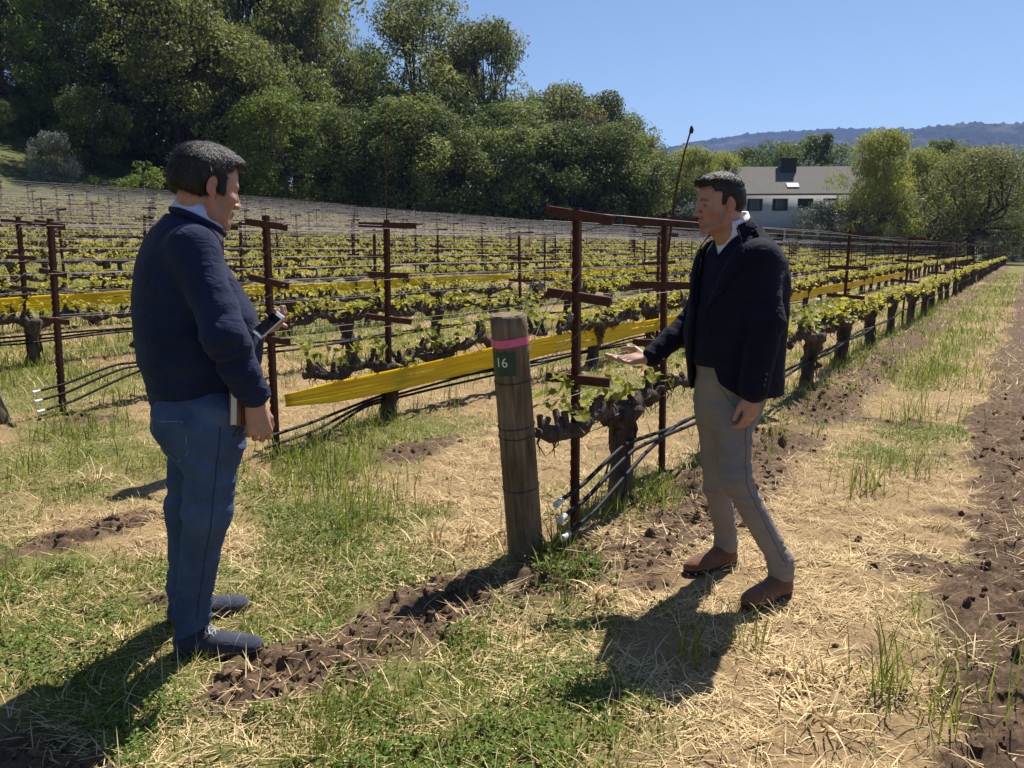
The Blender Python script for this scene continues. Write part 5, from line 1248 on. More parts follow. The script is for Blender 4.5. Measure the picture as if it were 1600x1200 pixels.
    b = MB(); b.tube([co + f2 * .006 + MC @ A3(.097 * math.sin(a), -.093 * math.cos(a), .000) for a in np.linspace(0, 6.283, 49)], .0105, 8, cap=False); P.mb('neckband', b, M_knit, o)
    collar(P, co + ax * .030, MC, (.083, .083), (.093, .095), .046, point=.022, mat=M_shirt, gap=.2)
    b = MB()
    for t in np.linspace(0, 1, 1): pass
    A_, B_ = ctr(shR[2] + .075) + r2 * .10 + f2 * .02, shR + up * .055
    pts = []
    for t in np.linspace(-.55, .35, 10):                                                 # armhole seam over the right shoulder
        d = unit(r2 * .5 + up * math.cos(t) + f2 * math.sin(t)); pts.append(solve_out(lambda p: ev(sw[:7], p), shR - r2 * .06 - f2 * .02 - up * .03, d, 0, .25) + d * .002)
    b.tube(pts, .0016, 5); P.mb('seam', b, M_seam, o)
    # jeans
    rj = [(600, 246, 380, .165), (640, 243, 390, .178), (668, 250, 391, .182), (690, 258, 385, .176), (712, 264, 379, .16)]
    sj, MJ = fit_torso(rj, 3.09, f2)
    je = [('+', loft(O0, MJ, sj), .02), ('+', cone(hipN, knN, .106, .080), .035), ('+', cone(knN, anN + up * .04, .076, .058), .03), ('+', cone(anN + up * .05, anN - up * .02 + dN * .002, .057, .061), .02),
          ('+', cone(hipF, knF, .102, .076), .035), ('+', cone(knF, anF + up * .04, .075, .058), .03), ('+', cone(anF + up * .05, anF - up * .02 + dF * .002, .057, .061), .02), ('+', ell(ctr(S_(300, 655, Y)[2]) - f2 * .07 + r2 * .07, [.095, .095, .11]), .05),
          ('-', cone(hipN * .5 + hipF * .5 - up * .16 - f2 * .02, knN * .5 + knF * .5, .004, .02), .03)]
    je += [('d', folds(up, .0090, 26, 6, 12.0, near_pt(knN, .14)), 0), ('d', folds(up, .0090, 24, 6, 15.0, near_pt(knF, .13)), 0), ('d', folds(up, .0110, 34, 7, 18.0, near_pt(anN + up * .06, .11)), 0), ('d', folds(up, .0110, 34, 7, 21.0, near_pt(anF + up * .06, .11)), 0),
           ('d', folds(unit((.5, 0, 1)), .0075, 16, 5, 24.0, band(.72, .95, .08)), 0), ('&', lambda p: .084 - p[:, 2] + zN + .45 * np.clip((p - anN) @ dN, -.06, .1) * (p[:, 1] < 3.17), .006)]
    oj, V, F = P.sdf('jeans', je, A3(-1.6, 2.72, -.02), A3(-.78, 3.6, 1.02), .0056, M_denim)
    jf = lambda p: ev(je, p)
    for bias, nm in ((0.0, 'side_seam'),):
        pts = []
        for z in np.linspace(.88, .16, 70):
            c = hipN + (knN - hipN) * np.clip((hipN[2] - z) / (hipN[2] - knN[2]), 0, 1) if z > knN[2] else knN + (anN - knN) * np.clip((knN[2] - z) / (knN[2] - anN[2]), 0, 1)
            c = A3(c[0], c[1], z); pts.append(solve_out(jf, c, unit(r2 * 1.0 - f2 * .05), 0, .3) + r2 * .0004)
        b = MB(); b.tube(pts, .0021, 5); P.mb(nm, b, M_dseam, oj)
    pts = [solve_out(jf, A3(hipN[0], hipN[1], z), unit(r2 * (1 - t) + f2 * (.35 + .5 * t)), 0, .3) for t, z in zip(np.linspace(0, 1, 24), np.linspace(.84, .925, 24))]
    b = MB(); b.tube(pts, .0022, 5); P.mb('pocket_edge', b, M_dseam, oj)
    # back pocket: a stitched outline that lies on the seat
    pc = ctr(S_(283, 668, Y)[2]) + r2 * .085; out = unit(-f2 * .92 + r2 * .38); side = unit(np.cross(up, out)); loop = []
    for sx, sz in ((-.062, .065), (0, .062), (.062, .065), (.064, 0), (.058, -.05), (0, -.085), (-.058, -.05), (-.064, 0), (-.062, .065)):
        loop.append(solve_out(jf, pc + side * sx + up * sz - out * .05, out, 0, .3) + out * .0015)
    b = MB(); b.tube(loop, .0018, 5); P.mb('back_pocket', b, M_seam, oj)
    shoe(P, heelN, toeN, zN, M_suede_n, M_welt, .318, .055, seed=1); shoe(P, heelF, toeF, zF, M_suede_n, M_welt, .312, .055, seed=2)
    # phone in the left hand
    n = unit(A3(-.22, -.72, .66)); lg = unit(A3(1, .85, .5)); lg = unit(lg - n * (lg @ n)); shd = np.cross(n, lg); PM = np.stack([shd, lg, n], 1); pc = S_(419, 507, 3.055)
    r_ = empty('phone', tuple(pc)); tag(r_, 'white smartphone with a dark screen held in the left hand', 'phone')
    def slab(name, h, off, mat, rd, parent=r_):
        V, F = polygonize([('+', box_(A3(0, 0, 0), h, None, rd), 0)], -A3(*h) - .004, A3(*h) + .004, .0016); return obj(name, mesh(name, (V + A3(*off)) @ PM.T, F, mat), parent)
    slab('case', (.0285, .057, .0038), (0, 0, 0), M_alu, .0034)
    b = MB(); b.box((0, 0, 0), (.0255, .0425, .0005)); V = (np.concatenate(b.V) + A3(0, 0, .0042)) @ PM.T; obj('screen', mesh('screen', V, np.concatenate(b.F4), M_black, False), r_)
    b = MB(); b.tube([(0, -.0498, .0038), (0, -.0498, .0043)], .0050, 16); obj('home_button', mesh('home_button', np.concatenate(b.V) @ PM.T, [np.concatenate(b.F3), np.concatenate(b.F4)], M_alu), r_)
    # notebook between the right hand and the thigh
    nn = unit(r2 * .80 + f2 * .56 + up * .05); lg = unit(up * 1.0 + f2 * .16 + A3(.06, 0, 0)); lg = unit(lg - nn * (lg @ nn)); sd_ = np.cross(lg, nn); NMx = np.stack([sd_, lg, nn], 1); nc = S_(384, 624, 2.965)
    r_ = empty('notebook', tuple(nc)); tag(r_, 'brown leather notebook with pale pages held against the thigh', 'notebook')
    def nb_box(name, c, h, mat, parent=r_):
        b = MB(); b.box(c, h); o = obj(name, mesh(name, np.concatenate(b.V) @ NMx.T, np.concatenate(b.F4), mat, False), parent); bv = o.modifiers.new('bevel', 'BEVEL'); bv.width = .0015; bv.segments = 2; return o
    nb_box('cover', (0, 0, .0155), (.062, .088, .0015), M_brown); nb_box('cover', (0, 0, -.0155), (.062, .088, .0015), M_brown); nb_box('page_block', (0, 0, 0), (.0585, .085, .0138), M_paper); nb_box('spine', ((.0618 if sd_[0] > 0 else -.0618), 0, 0), (.0015, .088, .0168), M_brown); nb_box('elastic_band', (-.040 if sd_[0] > 0 else .040, 0, 0), (.003, .0886, .0175), M_black)
    return P
man_left()

# ------------------------------------------------------------------ man in the blazer
def man_right():
    f2 = A3(-math.cos(R(25)), -math.sin(R(25)), 0); r2 = A3(f2[1], -f2[0], 0); l2 = -r2; up = A3(0, 0, 1); Y = 3.72
    P = Person((1.03, 3.72, gz(1.03, 3.72)), 'man in a dark blazer and grey chinos holding out his open hand')
    rows = [(606, 1088, 1214, .172), (585, 1083, 1216, .178), (555, 1079, 1217, .18), (517, 1079, 1219, .183), (470, 1086, 1221, .19), (430, 1094, 1220, .20), (406, 1101, 1215, .195), (390, 1107, 1207, .172), (375, 1114, 1197, .13), (362, 1122, 1187, .095), (352, 1130, 1180, .075)]
    st, MT = fit_torso(rows, Y, f2); O0 = A3(0, 0, 0); S_ = lambda px, py, y: at(px, py, y).astype(np.float32); so = sorted(st)
    ctr = lambda z: r2 * np.interp(z, [q[0] for q in so], [q[1] for q in so]) + f2 * np.interp(z, [q[0] for q in so], [q[2] for q in so]) + up * z
    sz = S_(1190, 402, 3.57)[2]
    shL, elL, wrL = S_(1190, 402, 3.57), S_(1199, 503, 3.50), S_(1178, 606, 3.47)
    shR = ctr(sz) + r2 * .165; elR = S_(1083, 503, 3.95); wrR = S_(1018, 558, 3.85)
    hf = unit((-math.cos(R(18)), -math.sin(R(18)), -.05)); MH = frame(hf); hs = .925; HO = S_(1124, 320, 3.68)
    HM = lambda x, y, z: HO + MH @ (A3(x, y, z) * hs)
    nb = ctr(S_(1150, 362, Y)[2]) + f2 * .025
    ops = head(HO, MH, hs, nose=.78, jaw=1.0)
    ops += [('+', cone(HM(0, -.030, -.05), nb - up * .03, .058, .064), .03), ('+', cone(HM(0, .006, -.09), nb + f2 * .03 - up * .03, .040, .046), .03), ('+', loft(O0, MT, [(z, x, y, a - .035, b - .035) for z, x, y, a, b in st if z < nb[2] - .02]), .03)]
    for s_, e_, w_ in ((shR, elR, wrR), (shL, elL, wrL)): ops += [('+', cone(s_, e_, .050, .040), .03), ('+', cone(e_, w_, .041, .029), .02)]
    fd = unit(A3(-.97, -.10, -.10)); bk = unit(A3(.0, .34, -.94)); bk = unit(bk - fd * (bk @ fd)); th = np.cross(bk, fd); MR = np.stack([th, fd, bk], 1)
    ops += hand(wrR + fd * .02, MR, [(2, 14, 10), (8, 16, 10), (12, 18, 12), (16, 22, 12)], .98, thumb=(.62, -.10), spread=1.3)
    fd = unit(A3(-.06, .02, -1)); bk = unit(l2 * .9 + A3(.25, -.2, 0)); bk = unit(bk - fd * (bk @ fd)); th = np.cross(fd, bk); ML = np.stack([th, fd, bk], 1)
    ops += hand(wrL + fd * .025, ML, [(24, 36, 20), (28, 40, 22), (32, 42, 24), (36, 44, 24)], .98, thumb=(.12, .35))
    hipN, hipF = S_(1144, 640, 3.63), S_(1118, 640, 3.80)
    knN, knF = S_(1149, 748, 3.55), S_(1120, 757, 3.85)
    heelN = (1.180, 3.61); toeN = (.982, 3.462); heelF = (1.035, 3.955); toeF = (.825, 3.84)
    dN = unit((toeN[0] - heelN[0], toeN[1] - heelN[1], 0)); dF = unit((toeF[0] - heelF[0], toeF[1] - heelF[1], 0)); zN = gz(1.03, 3.55) + .004; zF = gz(.9, 3.9) + .004
    anN = A3(heelN[0], heelN[1], zN) + dN * .055 + up * .115; anF = A3(heelF[0], heelF[1], zF) + dF * .055 + up * .115
    P.body(ops, A3(.34, 3.20, .70), A3(1.40, 4.12, 1.90), .0037, skin_cols(HO, MH, hs, (.41, .225, .160), .65))
    eyes(P, HO, MH, hs, (.0, 1, -.08))
    Q = lambda p: (p - HO) @ MH / hs
    def E(x, y, z, a, b, c): return ell(HM(x, y, z), np.array([a, b, c]) * hs, MH)
    hops = [('+', E(0, -.016, .045, .083, .104, .095), 0), ('+', E(0, .030, .090, .064, .074, .046), .03), ('+', E(0, .078, .100, .044, .026, .020), .02), ('+', E(0, -.060, .006, .064, .050, .058), .03)]
    for x in (-1, 1): hops.append(('+', E(x * .064, .020, .012, .010, .015, .030), .012))
    def hl(p):
        q = Q(p); y, z = q[:, 1], q[:, 2]; ax = np.abs(q[:, 0])
        face = np.minimum((y - .062) * .9, .082 + .10 * np.clip(ax - .02, 0, .06) - z); nape = (-.046 - .2 * (y + .06)) - z; lowf = np.minimum(.002 - z, y + .004); cheek = np.minimum(y - .030, .056 - z)
        return np.maximum(np.maximum(face, nape), np.maximum(lowf, cheek)) * hs
    cut = [('&', hl, .005)]
    for x in (-1, 1): cut.append(('-', E(x * .088, -.010, -.002, .022, .026, .040), .006))
    hair_mesh(P, HO, MH, hs, hops, cut, 13000, 9, lambda q: np.stack([q[:, 0] * .3 - .1, np.where(q[:, 2] > .07, .85, .1), np.where(q[:, 2] > .07, .05, -1.0)], 1), .013)
    # shirt, V-neck sweater, blazer
    tin = lambda m_: [(z, x, y, a + m_, b + m_) for z, x, y, a, b in st]
    P.sdf('shirt', [('+', loft(O0, MT, tin(-.026)), 0), ('+', cone(nb - up * .05, nb + up * .02, .066, .058), .03), ('d', folds(up, .003, 12, 9, 3.3), 0), ('-', cone(nb - up * .0, nb + up * .2, .056, .056), .003)], A3(.6, 3.3, 1.1), A3(1.4, 4.1, 1.62), .005, M_shirt2)
    zv = S_(1127, 404, 3.62)[2]
    vcut = lambda p: np.maximum(np.abs((p - ctr(zv)) @ r2) * .80 - (p[:, 2] - zv) * .62, .02 - (p - ctr(zv)) @ f2)
    zs = S_(1110, 574, 3.6)[2]
    sws = [('+', loft(O0, MT, tin(-.014)), .02), ('-', vcut, .004), ('&', lambda p: zs - p[:, 2], .006), ('d', folds(up, .0045, 14, 5, 7.3, band(.9, 1.25, .1)), 0)]
    osw, V, F = P.sdf('sweater', sws, A3(.6, 3.3, zs - .03), A3(1.4, 4.1, 1.62), .005, M_knit2)
    pts = []
    for t in np.linspace(-1, 1, 27):
        q = ctr(zv) + r2 * (.085 * t) + up * (abs(t) * .085 * .80 / .62 + .0); q = A3(*q); pts.append(solve_out(sws[0][1], q, f2, 0, .3) + f2 * .001)
    b = MB(); b.tube(pts, .0055, 7); P.mb('neckband', b, M_knit2, osw)
    ax = unit(f2 * .40 + up * .92); MC = np.stack([r2, np.cross(ax, r2), ax], 1)
    collar(P, nb + up * .030 + f2 * .010, MC, (.061, .069), (.074, .083), .044, point=.048, mat=M_shirt2, gap=.36)
    zh = so[0][0]
    outer = loft(O0, MT, grow(tin(.012), 0, dz0=.03))
    zc_ = S_(1100, 470, 3.6)[2]
    def opening(p):
        q = p - ctr(zc_); x = q @ r2; z = p[:, 2]
        wl = np.interp(z, [zh - .05, zh + .05, zh + .16, zc_, zc_ + .12, zc_ + .26], [.20, .105, .070, .055, .085, .135]); wr = np.interp(z, [zh - .05, zh + .05, zh + .16, zc_, zc_ + .12, zc_ + .26], [.14, .075, .055, .050, .080, .135])
        cx = np.where(x < 0, wl, wr); return np.maximum(np.abs(x) - cx, .01 - q @ f2)
    bl = [('+', outer, .02), ('+', ell(shL - up * .008, [.062, .062, .052]), .045), ('+', ell(shR - up * .008, [.060, .060, .052]), .045), ('-', loft(O0, MT, grow(tin(-.003), 0, dz0=.2, dz1=.1)), .004), ('-', opening, .006), ('&', lambda p, c=nb + up * .004, n=unit(f2 * .35 + up * .94): (p - c) @ n, .006),
          ('+', cone(shL, elL, .066, .060), .035), ('+', cone(elL, wrL + (wrL - elL) * .03, .062, .054), .03), ('+', cone(shR, elR, .064, .056), .035), ('+', cone(elR, wrR - (wrR - elR) * .02, .056, .043), .03),
          ('&', lambda p: zh - .018 - p[:, 2], .006)]
    uL, lL = unit(elL - shL), unit(wrL - elL); lR = unit(wrR - elR)
    bl += [('d', folds(uL, .0080, 20, 6, 31.0, near_pt(elL, .14)), 0), ('d', folds(lR, .0080, 26, 7, 35.0, near_pt(elR * .6 + wrR * .4, .14)), 0), ('d', folds(up, .0040, 8, 5, 38.0, band(.85, 1.3, .1)), 0)]
    ob, V, F = P.sdf('blazer', bl, A3(.40, 3.2, zh - .06), A3(1.45, 4.15, 1.62), .0058, M_blazer)
    for sg in (-1, 1):                                                                 # lapels
        V = []; n = 22
        for i in range(n):
            t = i / (n - 1); z = (nb[2] + .012) * (1 - t) + (zc_ - .03) * t; x0 = np.interp(z, [zc_, zc_ + .12, zc_ + .26], [.054, .083, .128]); w_ = .068 * math.sin(math.pi * min(1, .18 + .82 * t)) ** .8 + .006
            if .26 < t < .31: w_ *= .62
            lim = np.interp(z, [q[0] for q in so], [q[3] for q in so]) * .86
            for j in range(4):
                q = A3(*(ctr(z))) + r2 * sg * min(x0 - .006 + w_ * j / 3, lim); pz = solve_out(lambda p: outer(p), q, f2, 0, .3); V.append(pz + f2 * (.005 + .004 * math.sin(j)) + r2 * sg * .002)
        F = [[i * 4 + j, (i + 1) * 4 + j, (i + 1) * 4 + j + 1, i * 4 + j + 1] for i in range(n - 1) for j in range(3)]
        o = P.put('lapel', np.array(V), np.array(F), M_blazer, ob); m_ = o.modifiers.new('thickness', 'SOLIDIFY'); m_.thickness = .004
    collar(P, nb + up * .010 + f2 * .004, MC, (.073, .083), (.094, .100), .048, point=.0, mat=M_blazer, gap=1.2, name='blazer_collar', th=.006).parent = ob
    for j in range(3):                                                                 # cuff buttons on the near sleeve
        c = wrL - lL * (.02 + .022 * j) + unit(A3(.35, -.9, 0)) * .0585; d = unit(A3(.35, -.9, 0)); b = MB(); b.tube([c - d * .003, c + d * .003], .0065, 10); P.mb('button', b, M_btn, ob)
    # chinos
    rj = [(545, 1089, 1205, .158), (580, 1091, 1202, .158), (612, 1091, 1194, .155), (640, 1091, 1182, .146), (662, 1094, 1172, .13)]
    sj, MJ = fit_torso(rj, 3.72, f2)
    ch = [('+', loft(O0, MJ, sj), .02), ('+', cone(hipN, knN, .080, .059), .03), ('+', cone(knN, anN + up * .03, .058, .049), .025), ('+', cone(anN + up * .03, anN - up * .03, .049, .053), .02), ('+', cone(hipF, knF, .080, .058), .03), ('+', cone(knF, anF + up * .03, .057, .049), .025), ('+', cone(anF + up * .03, anF - up * .03, .049, .053), .02),
          ('-', cone(hipN * .5 + hipF * .5 - up * .15, knN * .5 + knF * .5 - up * .1, .004, .03), .03)]
    ch += [('d', folds(up, .0085, 26, 6, 52.0, near_pt(knN, .14)), 0), ('d', folds(up, .0085, 24, 6, 55.0, near_pt(knF, .13)), 0), ('d', folds(up, .0070, 36, 7, 58.0, near_pt(anN + up * .05, .11)), 0), ('d', folds(up, .0070, 36, 7, 61.0, near_pt(anF + up * .05, .11)), 0), ('d', folds(unit((-.5, 0, 1)), .0070, 14, 5, 64.0, band(.68, .92, .08)), 0),
           ('&', lambda p: .075 - p[:, 2] + zN, .006)]
    oc, V, F = P.sdf('chinos', ch, A3(.66, 3.28, 0), A3(1.36, 4.1, 1.0), .0056, M_chino)
    cf = lambda p: ev(ch, p); pts = []
    for z in np.linspace(.84, .16, 70):
        c = hipN + (knN - hipN) * np.clip((hipN[2] - z) / (hipN[2] - knN[2]), 0, 1) if z > knN[2] else knN + (anN - knN) * np.clip((knN[2] - z) / (knN[2] - anN[2]), 0, 1)
        pts.append(solve_out(cf, A3(c[0], c[1], z), l2, 0, .3) + l2 * .0004)
    b = MB(); b.tube(pts, .0020, 5); P.mb('side_seam', b, M_cseam, oc)
    pts = [solve_out(cf, A3(hipN[0], hipN[1], z), unit(l2 * (1 - t) + f2 * (.2 + .75 * t)), 0, .3) for t, z in zip(np.linspace(0, 1, 24), np.linspace(.79, .92, 24))]
    b = MB(); b.tube(pts, .0020, 5); P.mb('pocket_edge', b, M_cseam, oc)
    shoe(P, heelN, toeN, zN, M_suede_b, M_welt, .285, .050, top=.115, laces=False, seed=5); shoe(P, heelF, toeF, zF, M_suede_b, M_welt, .285, .050, top=.115, laces=False, seed=6)
    for an, d in ((anN, dN), (anF, dF)):
        b = MB(); b.tube([an - up * .10, an + up * .02], [.044, .042], 14); P.mb('sock', b, M_knit2)
    return P
man_right()
# ================================================================== GRASS, STRAW, WEEDS, CLODS
M_grass = leafmat('green_grass', (.11, .16, .02), (.30, .33, .055), .45, .6, .2)
M_straw = leafmat('dry_straw', (.36, .24, .11), (.84, .67, .36), .2, .7, .25)
M_weed = leafmat('broad_weed', (.08, .15, .02), (.20, .28, .045), .4, .55, .25)
M_clod = simple('soil_clod', (.056, .036, .024), (.175, .116, .076), 30, .97, .05, .6, 120)
def blades(name, x, y, length, width, lean, mat, rg, nseg=2, flat=0.0, colr=None, kind_label=None, curl=.5, parent=None):
    'grass blades as tapered bent strips, all in one mesh'
    n = len(x); z = ground_z(x, y); a = rg.uniform(0, 2 * np.pi, n); d = np.stack([np.cos(a), np.sin(a), np.zeros(n)], 1); sd = np.stack([-np.sin(a + rg.normal(0, .5, n)), np.cos(a), np.zeros(n)], 1)
    t = np.linspace(0, 1, nseg + 1); P0 = np.stack([x, y, z - .006], 1); V = []
    el = np.clip(lean, .02, 1.5)
    pos = P0.copy(); seg = length / nseg
    for k in range(nseg + 1):
        w_ = (width * (1 - t[k]) ** .8 * .5 + (.0006 if k < nseg else 0))[:, None]
        if k < nseg: V += [pos - sd * w_, pos + sd * w_]
        else: V += [pos]
        e = el + curl * t[k] * (1 if not flat else .15)
        pos = pos + (d * np.sin(e)[:, None] + np.array([0, 0, 1]) * np.cos(e)[:, None]) * seg[:, None]
        if flat: pos[:, 2] = np.maximum(pos[:, 2], z + .002)
    m_ = 2 * nseg + 1; V = np.stack(V, 1).reshape(-1, 3); b = np.arange(n)[:, None] * m_
    F4 = np.concatenate([b + [2 * k, 2 * k + 1, 2 * k + 3, 2 * k + 2] for k in range(nseg - 1)]) if nseg > 1 else np.zeros((0, 4), int)
    F3 = b + [2 * nseg - 2, 2 * nseg - 1, 2 * nseg]
    c = np.clip(rg.normal(.5, .25, n) if colr is None else colr, 0, 1); C = np.repeat(np.stack([c, c, c], 1), m_, 0)
    o = obj(name, mesh(name, V, [F3, F4], mat, True, C), parent); return o
def sample(n, d0, d1, rg, half=31.5, power=1.0):
    'points on the ground in front of the camera, denser near it'
    a = rg.uniform(-half, half, n) * math.pi / 180; r = np.exp(rg.uniform(math.log(d0), math.log(d1), n)) if power == 0 else (d0 ** (2 - power) + rg.uniform(0, 1, n) * (d1 ** (2 - power) - d0 ** (2 - power))) ** (1 / (2 - power))
    return (r * np.sin(a)).astype(np.float32), (r * np.cos(a)).astype(np.float32)
def grass():
    rg = np.random.default_rng(77)
    # short green grass and clover, near ground
    x, y = sample(230000, 2.15, 13, rg, power=1.25); g = green_mask(x, y); dm = dirt_mask(x, y)
    cl = .5 + .5 * fbm2(x, y, 5.0, 2, 31.0); p = sst(.14, .78, g) * .92 * (1 - .93 * sst(.15, .5, dm)) * sst(.25, .62, cl)
    k = rg.random(len(x)) < p; x, y = x[k], y[k]; n = len(x); tall = np.abs(rg.normal(0, 1, n)); d = np.hypot(x, y)
    o = blades('grass', x, y, .018 + .020 * tall * (1 + .5 * (fbm2(x, y, 2.5, 2, 6.0) > .15)), np.full(n, .0034) * (1 + d * .05), np.abs(rg.normal(.35, .35, n)), M_grass, rg, 2, colr=np.clip(.35 + .35 * fbm2(x, y, 1.3, 2, 44.0) + rg.normal(0, .2, n), 0, 1)); tag(o, 'short green grass growing in patches between the straw', 'grass', None, 'stuff')
    # tufts of tall grass
    cx, cy = [], []
    tufts = [(4.35, 4.1, .30, 260, .30), (4.1, 3.75, .25, 150, .26), (3.75, 3.25, .22, 150, .28), (3.45, 2.95, .16, 90, .26), (3.62, 1.88, .09, 80, .22), (3.45, 1.70, .10, 70, .16), (4.2, 1.95, .12, 80, .2), (4.55, 1.75, .16, 160, .2), (3.05, .32, .06, 34, .3), (2.95, .95, .05, 26, .22), (3.15, .82, .05, 24, .22), (3.0, .10, .18, 70, .25), (5.6, .75, .12, 60, .26), (6.2, .6, .12, 50, .26), (3.1, 1.55, .05, 14, .22), (2.62, 1.7, .08, 22, .14), (2.4, 1.85, .08, 24, .12), (8.2, .7, .3, 120, .3), (11, .8, .4, 160, .28), (5.3, 4.3, .2, 110, .24), (4.1, 6.3, .25, 110, .34), (3.9, 4.9, .12, 60, .35), (3.3, 5.6, .25, 90, .3)]
    xs, ys, ls = [], [], []
    for u, v, r, n, L in tufts:
        uu, vv = u + rg.normal(0, r, n), v + rg.normal(0, r * .7, n); x_, y_ = uv2xy(uu, vv); xs.append(x_); ys.append(y_); ls.append(L * rg.uniform(.35, 1.1, n))
    ut = rg.uniform(4.5, 26, 900); kt = rg.integers(0, 5, 900); vt = ROW0 + ROWGAP * kt + rg.normal(0, .3, 900); 
    for q in range(900):
        n = 10; x_, y_ = uv2xy(ut[q] + rg.normal(0, .06, n), vt[q] + rg.normal(0, .06, n)); xs.append(x_); ys.append(y_); ls.append(rg.uniform(.10, .26, n))
    xs, ys, ls = (np.concatenate(a).astype(np.float32) for a in (xs, ys, ls)); n = len(xs); d = np.hypot(xs, ys)
    o = blades('tall_grass', xs, ys, ls, .0055 * rg.uniform(.6, 1.2, n) * (1 + .04 * d), np.abs(rg.normal(.18, .22, n)), M_grass, rg, 4, curl=.75, colr=np.clip(rg.normal(.42, .22, n), 0, 1)); tag(o, 'taller green grass tufts round the posts and vine trunks', 'grass', None, 'stuff')
    # straw lying flat
    x, y = sample(360000, 2.15, 14, rg, power=1.2); g = green_mask(x, y); dm = dirt_mask(x, y); cl = .5 + .5 * fbm2(x, y, 3.2, 3, 51.0)
    p = (1.0 - .48 * sst(.35, .8, g)) * (1 - .78 * sst(.25, .75, dm)) * sst(.25, .75, cl); k = rg.random(len(x)) < p; x, y = x[k], y[k]; n = len(x); d = np.hypot(x, y)
    L_ = (.025 + .15 * rg.random(n) ** 2.2); c_ = np.clip(.45 + .25 * fbm2(x, y, 2.1, 2, 61.0) + rg.normal(0, .24, n), 0, 1)
    for sel, ns, lb in ((d < 5.2, 2, 'cut dry straw lying matted on the ground nearby'), (d >= 5.2, 1, 'cut dry straw lying matted on the ground beyond the post')):
        m_ = sel.sum(); o = blades('straw', x[sel], y[sel], L_[sel], .0036 * rg.uniform(.6, 1.3, m_) * (1 + .05 * d[sel]), rg.normal(1.40, .16, m_), M_straw, rg, ns, flat=1, curl=.3, colr=c_[sel]); tag(o, lb, 'straw', None, 'stuff')
    # standing dry stalks
    x, y = sample(14000, 2.15, 12, rg, power=1.2); dm = dirt_mask(x, y); k = rg.random(len(x)) < .55 * (1 - .8 * sst(.3, .7, dm)); x, y = x[k], y[k]; n = len(x)
    o = blades('dry_stalks', x, y, rg.uniform(.05, .17, n), .0032 * rg.uniform(.6, 1.2, n), np.abs(rg.normal(.75, .45, n)), M_straw, rg, 3, curl=.9, colr=np.clip(rg.normal(.6, .25, n), 0, 1)); tag(o, 'dry grass stalks sticking up from the straw', 'dry grass', None, 'stuff')
    # pale dead plant at the post and pale clump right of centre
    xs, ys = [], []
    for u, v, r, n in ((3.7, 2.28, .10, 90), (3.5, 2.38, .10, 60), (3.1, 2.2, .06, 26), (2.98, .55, .05, 46), (2.7, .45, .08, 40), (3.35, .12, .05, 24), (3.25, 1.42, .04, 30), (3.85, 3.9, .1, 40), (3.4, 5.0, .07, 40)):
        x_, y_ = uv2xy(u + rg.normal(0, r, n), v + rg.normal(0, r, n)); xs.append(x_); ys.append(y_)
    xs, ys = np.concatenate(xs).astype(np.float32), np.concatenate(ys).astype(np.float32); n = len(xs)
    o = blades('dead_weeds', xs, ys, rg.uniform(.07, .24, n), .009 * rg.uniform(.5, 1.3, n), np.abs(rg.normal(.6, .4, n)), M_straw, rg, 4, curl=1.3, colr=np.clip(rg.normal(.55, .25, n), 0, 1)); tag(o, 'dry tan weeds curled at the foot of the numbered post', 'dry weeds', None, 'stuff')
    # mid distance swards between the rows
    x, y = sample(170000, 10, 60, rg, power=1.45); u, v = xy2uv(x, y); g = green_mask(x, y); k = (v < 56) & (v > -4) & (rg.random(len(x)) < .9 * (1 - .8 * sst(.4, .8, dirt_mask(x, y)))); x, y, g, v = x[k], y[k], g[k], v[k]; n = len(x); d = np.hypot(x, y)
    gr = rg.random(n) < sst(.2, .75, g) * .7
    for sel, nm, mat, lb in ((gr, 'grass', M_grass, 'green grass between the vine rows further back'), (~gr, 'straw', M_straw, 'dry mown grass between the vine rows further back')):
        m_ = sel.sum(); o = blades(nm, x[sel], y[sel], rg.uniform(.05, .16, m_) * (1.2 if nm == 'grass' else 1), .006 * (1 + d[sel] * .11) * rg.uniform(.7, 1.3, m_), np.abs(rg.normal(.5 if nm == 'grass' else .95, .35, m_)), mat, rg, 1); tag(o, lb, nm, None, 'stuff')
    # clover and broad weeds
    x, y = sample(26000, 2.15, 8, rg, power=1.25); g = green_mask(x, y); dm = dirt_mask(x, y); cl = .5 + .5 * fbm2(x, y, 3.4, 2, 71.0); k = rg.random(len(x)) < sst(.4, .8, g) * (1 - sst(.25, .6, dm)) * sst(.45, .7, cl); x, y = x[k], y[k]
    xs, ys = [x], [y]
    for u, v, r, n in ((3.42, 1.74, .09, 90), (3.5, 1.62, .06, 50), (2.0, 1.62, .1, 50), (4.3, 1.95, .1, 50), (3.25, 1.2, .04, 16)):
        x_, y_ = uv2xy(u + rg.normal(0, r, n), v + rg.normal(0, r, n)); xs.append(x_.astype(np.float32)); ys.append(y_.astype(np.float32))
    x, y = np.concatenate(xs), np.concatenate(ys); n = len(x); z = ground_z(x, y); V = []; C = []
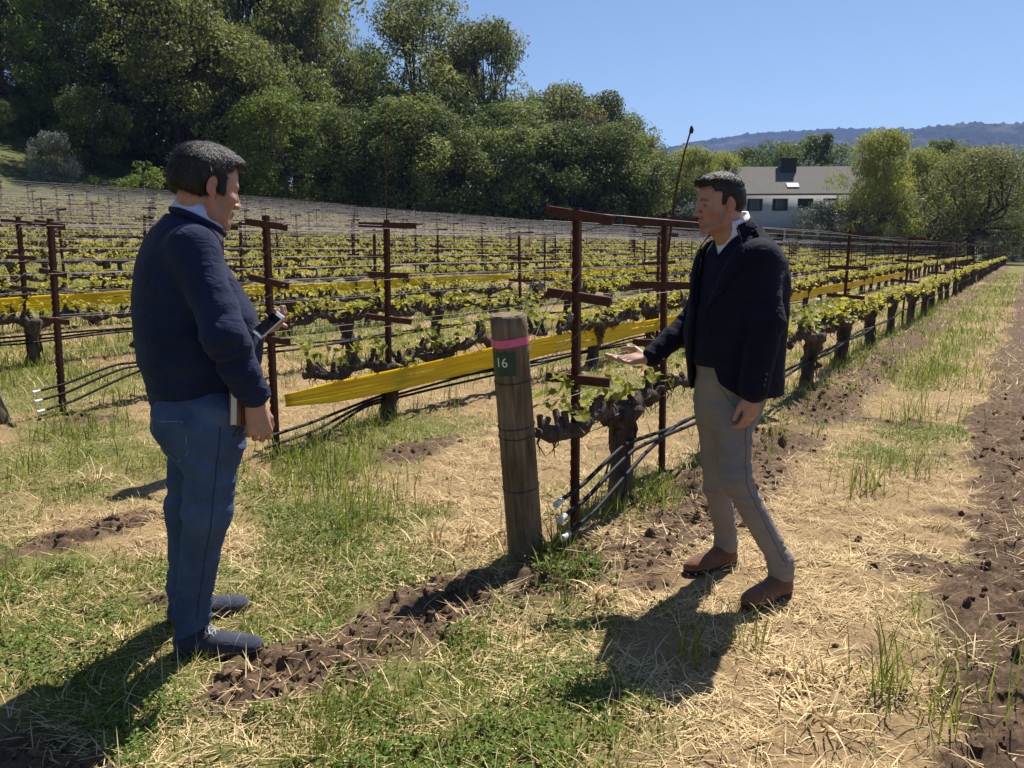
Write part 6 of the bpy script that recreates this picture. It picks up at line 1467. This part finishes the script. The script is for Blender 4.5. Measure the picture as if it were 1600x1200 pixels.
    for lf in range(4):
        a = rg.uniform(0, 6.283, n); L = rg.uniform(.009, .024, n); h = z + rg.uniform(.006, .05, n); e = rg.uniform(-.1, .7, n)
        dx, dy, dz = np.cos(a) * np.cos(e), np.sin(a) * np.cos(e), np.sin(e); cx_, cy_ = x + rg.normal(0, .012, n), y + rg.normal(0, .012, n); sx, sy = -np.sin(a), np.cos(a); w_ = L * .36
        q = np.stack([np.stack([cx_, cy_, h], 1), np.stack([cx_ + dx * L * .55 + sx * w_, cy_ + dy * L * .55 + sy * w_, h + dz * L * .55 + .003], 1), np.stack([cx_ + dx * L, cy_ + dy * L, h + dz * L - .002], 1), np.stack([cx_ + dx * L * .55 - sx * w_, cy_ + dy * L * .55 - sy * w_, h + dz * L * .55 + .003], 1)], 1)
        V.append(q.reshape(-1, 3)); c = np.clip(rg.normal(.45, .25, n), 0, 1); C.append(np.repeat(np.stack([c, c, c], 1), 4, 0))
    V = np.concatenate(V); o = obj('weeds', mesh('weeds', V, np.arange(len(V)).reshape(-1, 4), M_weed, False, np.concatenate(C))); tag(o, 'low clover and broad-leaved weeds among the grass', 'weeds', None, 'stuff')
    # soil clods
    x, y = sample(46000, 2.15, 13, rg, power=1.35); dm = dirt_mask(x, y); k = rg.random(len(x)) < sst(.3, .85, dm) * (.6 - .42 * (xy2uv(x, y)[1] < .5)) + .004; x, y = x[k], y[k]; n = len(x); z = ground_z(x, y)
    bm = bmesh.new(); bmesh.ops.create_icosphere(bm, subdivisions=1, radius=1); I0 = np.array([v.co[:] for v in bm.verts], np.float32); IF = np.array([[v.index for v in f.verts] for f in bm.faces]); bm.free()
    s = .003 + .020 * rg.random(n) ** 4.5 + .018 * (rg.random(n) < .025) * rg.random(n); m_ = len(I0)
    D = I0[None] * (1 + rg.normal(0, .26, (n, m_)))[:, :, None] * (s[:, None] * rg.uniform(.7, 1.3, (n, 3)))[:, None, :]
    V = (D + np.stack([x, y, z + s * .25], 1)[:, None, :]).reshape(-1, 3); F = (IF[None] + (np.arange(n) * m_)[:, None, None]).reshape(-1, 3)
    o = obj('soil_clods', mesh('soil_clods', V, F, M_clod, False)); tag(o, 'loose brown clods of tilled soil', 'soil clods', None, 'stuff')
    print('CLODS', n)
grass()
# ================================================================== HAZE
m = bpy.data.materials.new('valley_haze'); m.use_nodes = True; n = m.node_tree; n.nodes.remove(n.nodes['Principled BSDF'])
pv = n.nodes.new('ShaderNodeVolumePrincipled'); pv.inputs['Density'].default_value = .00011; pv.inputs['Color'].default_value = (.22, .38, 1.0, 1); pv.inputs['Anisotropy'].default_value = .25
n.links.new(pv.outputs['Volume'], n.nodes['Material Output'].inputs['Volume'])
b = MB(); b.box((0, 0, 189), (3600, 3600, 215)); o = b.build('haze', m, None, False); tag(o, kind='stuff')
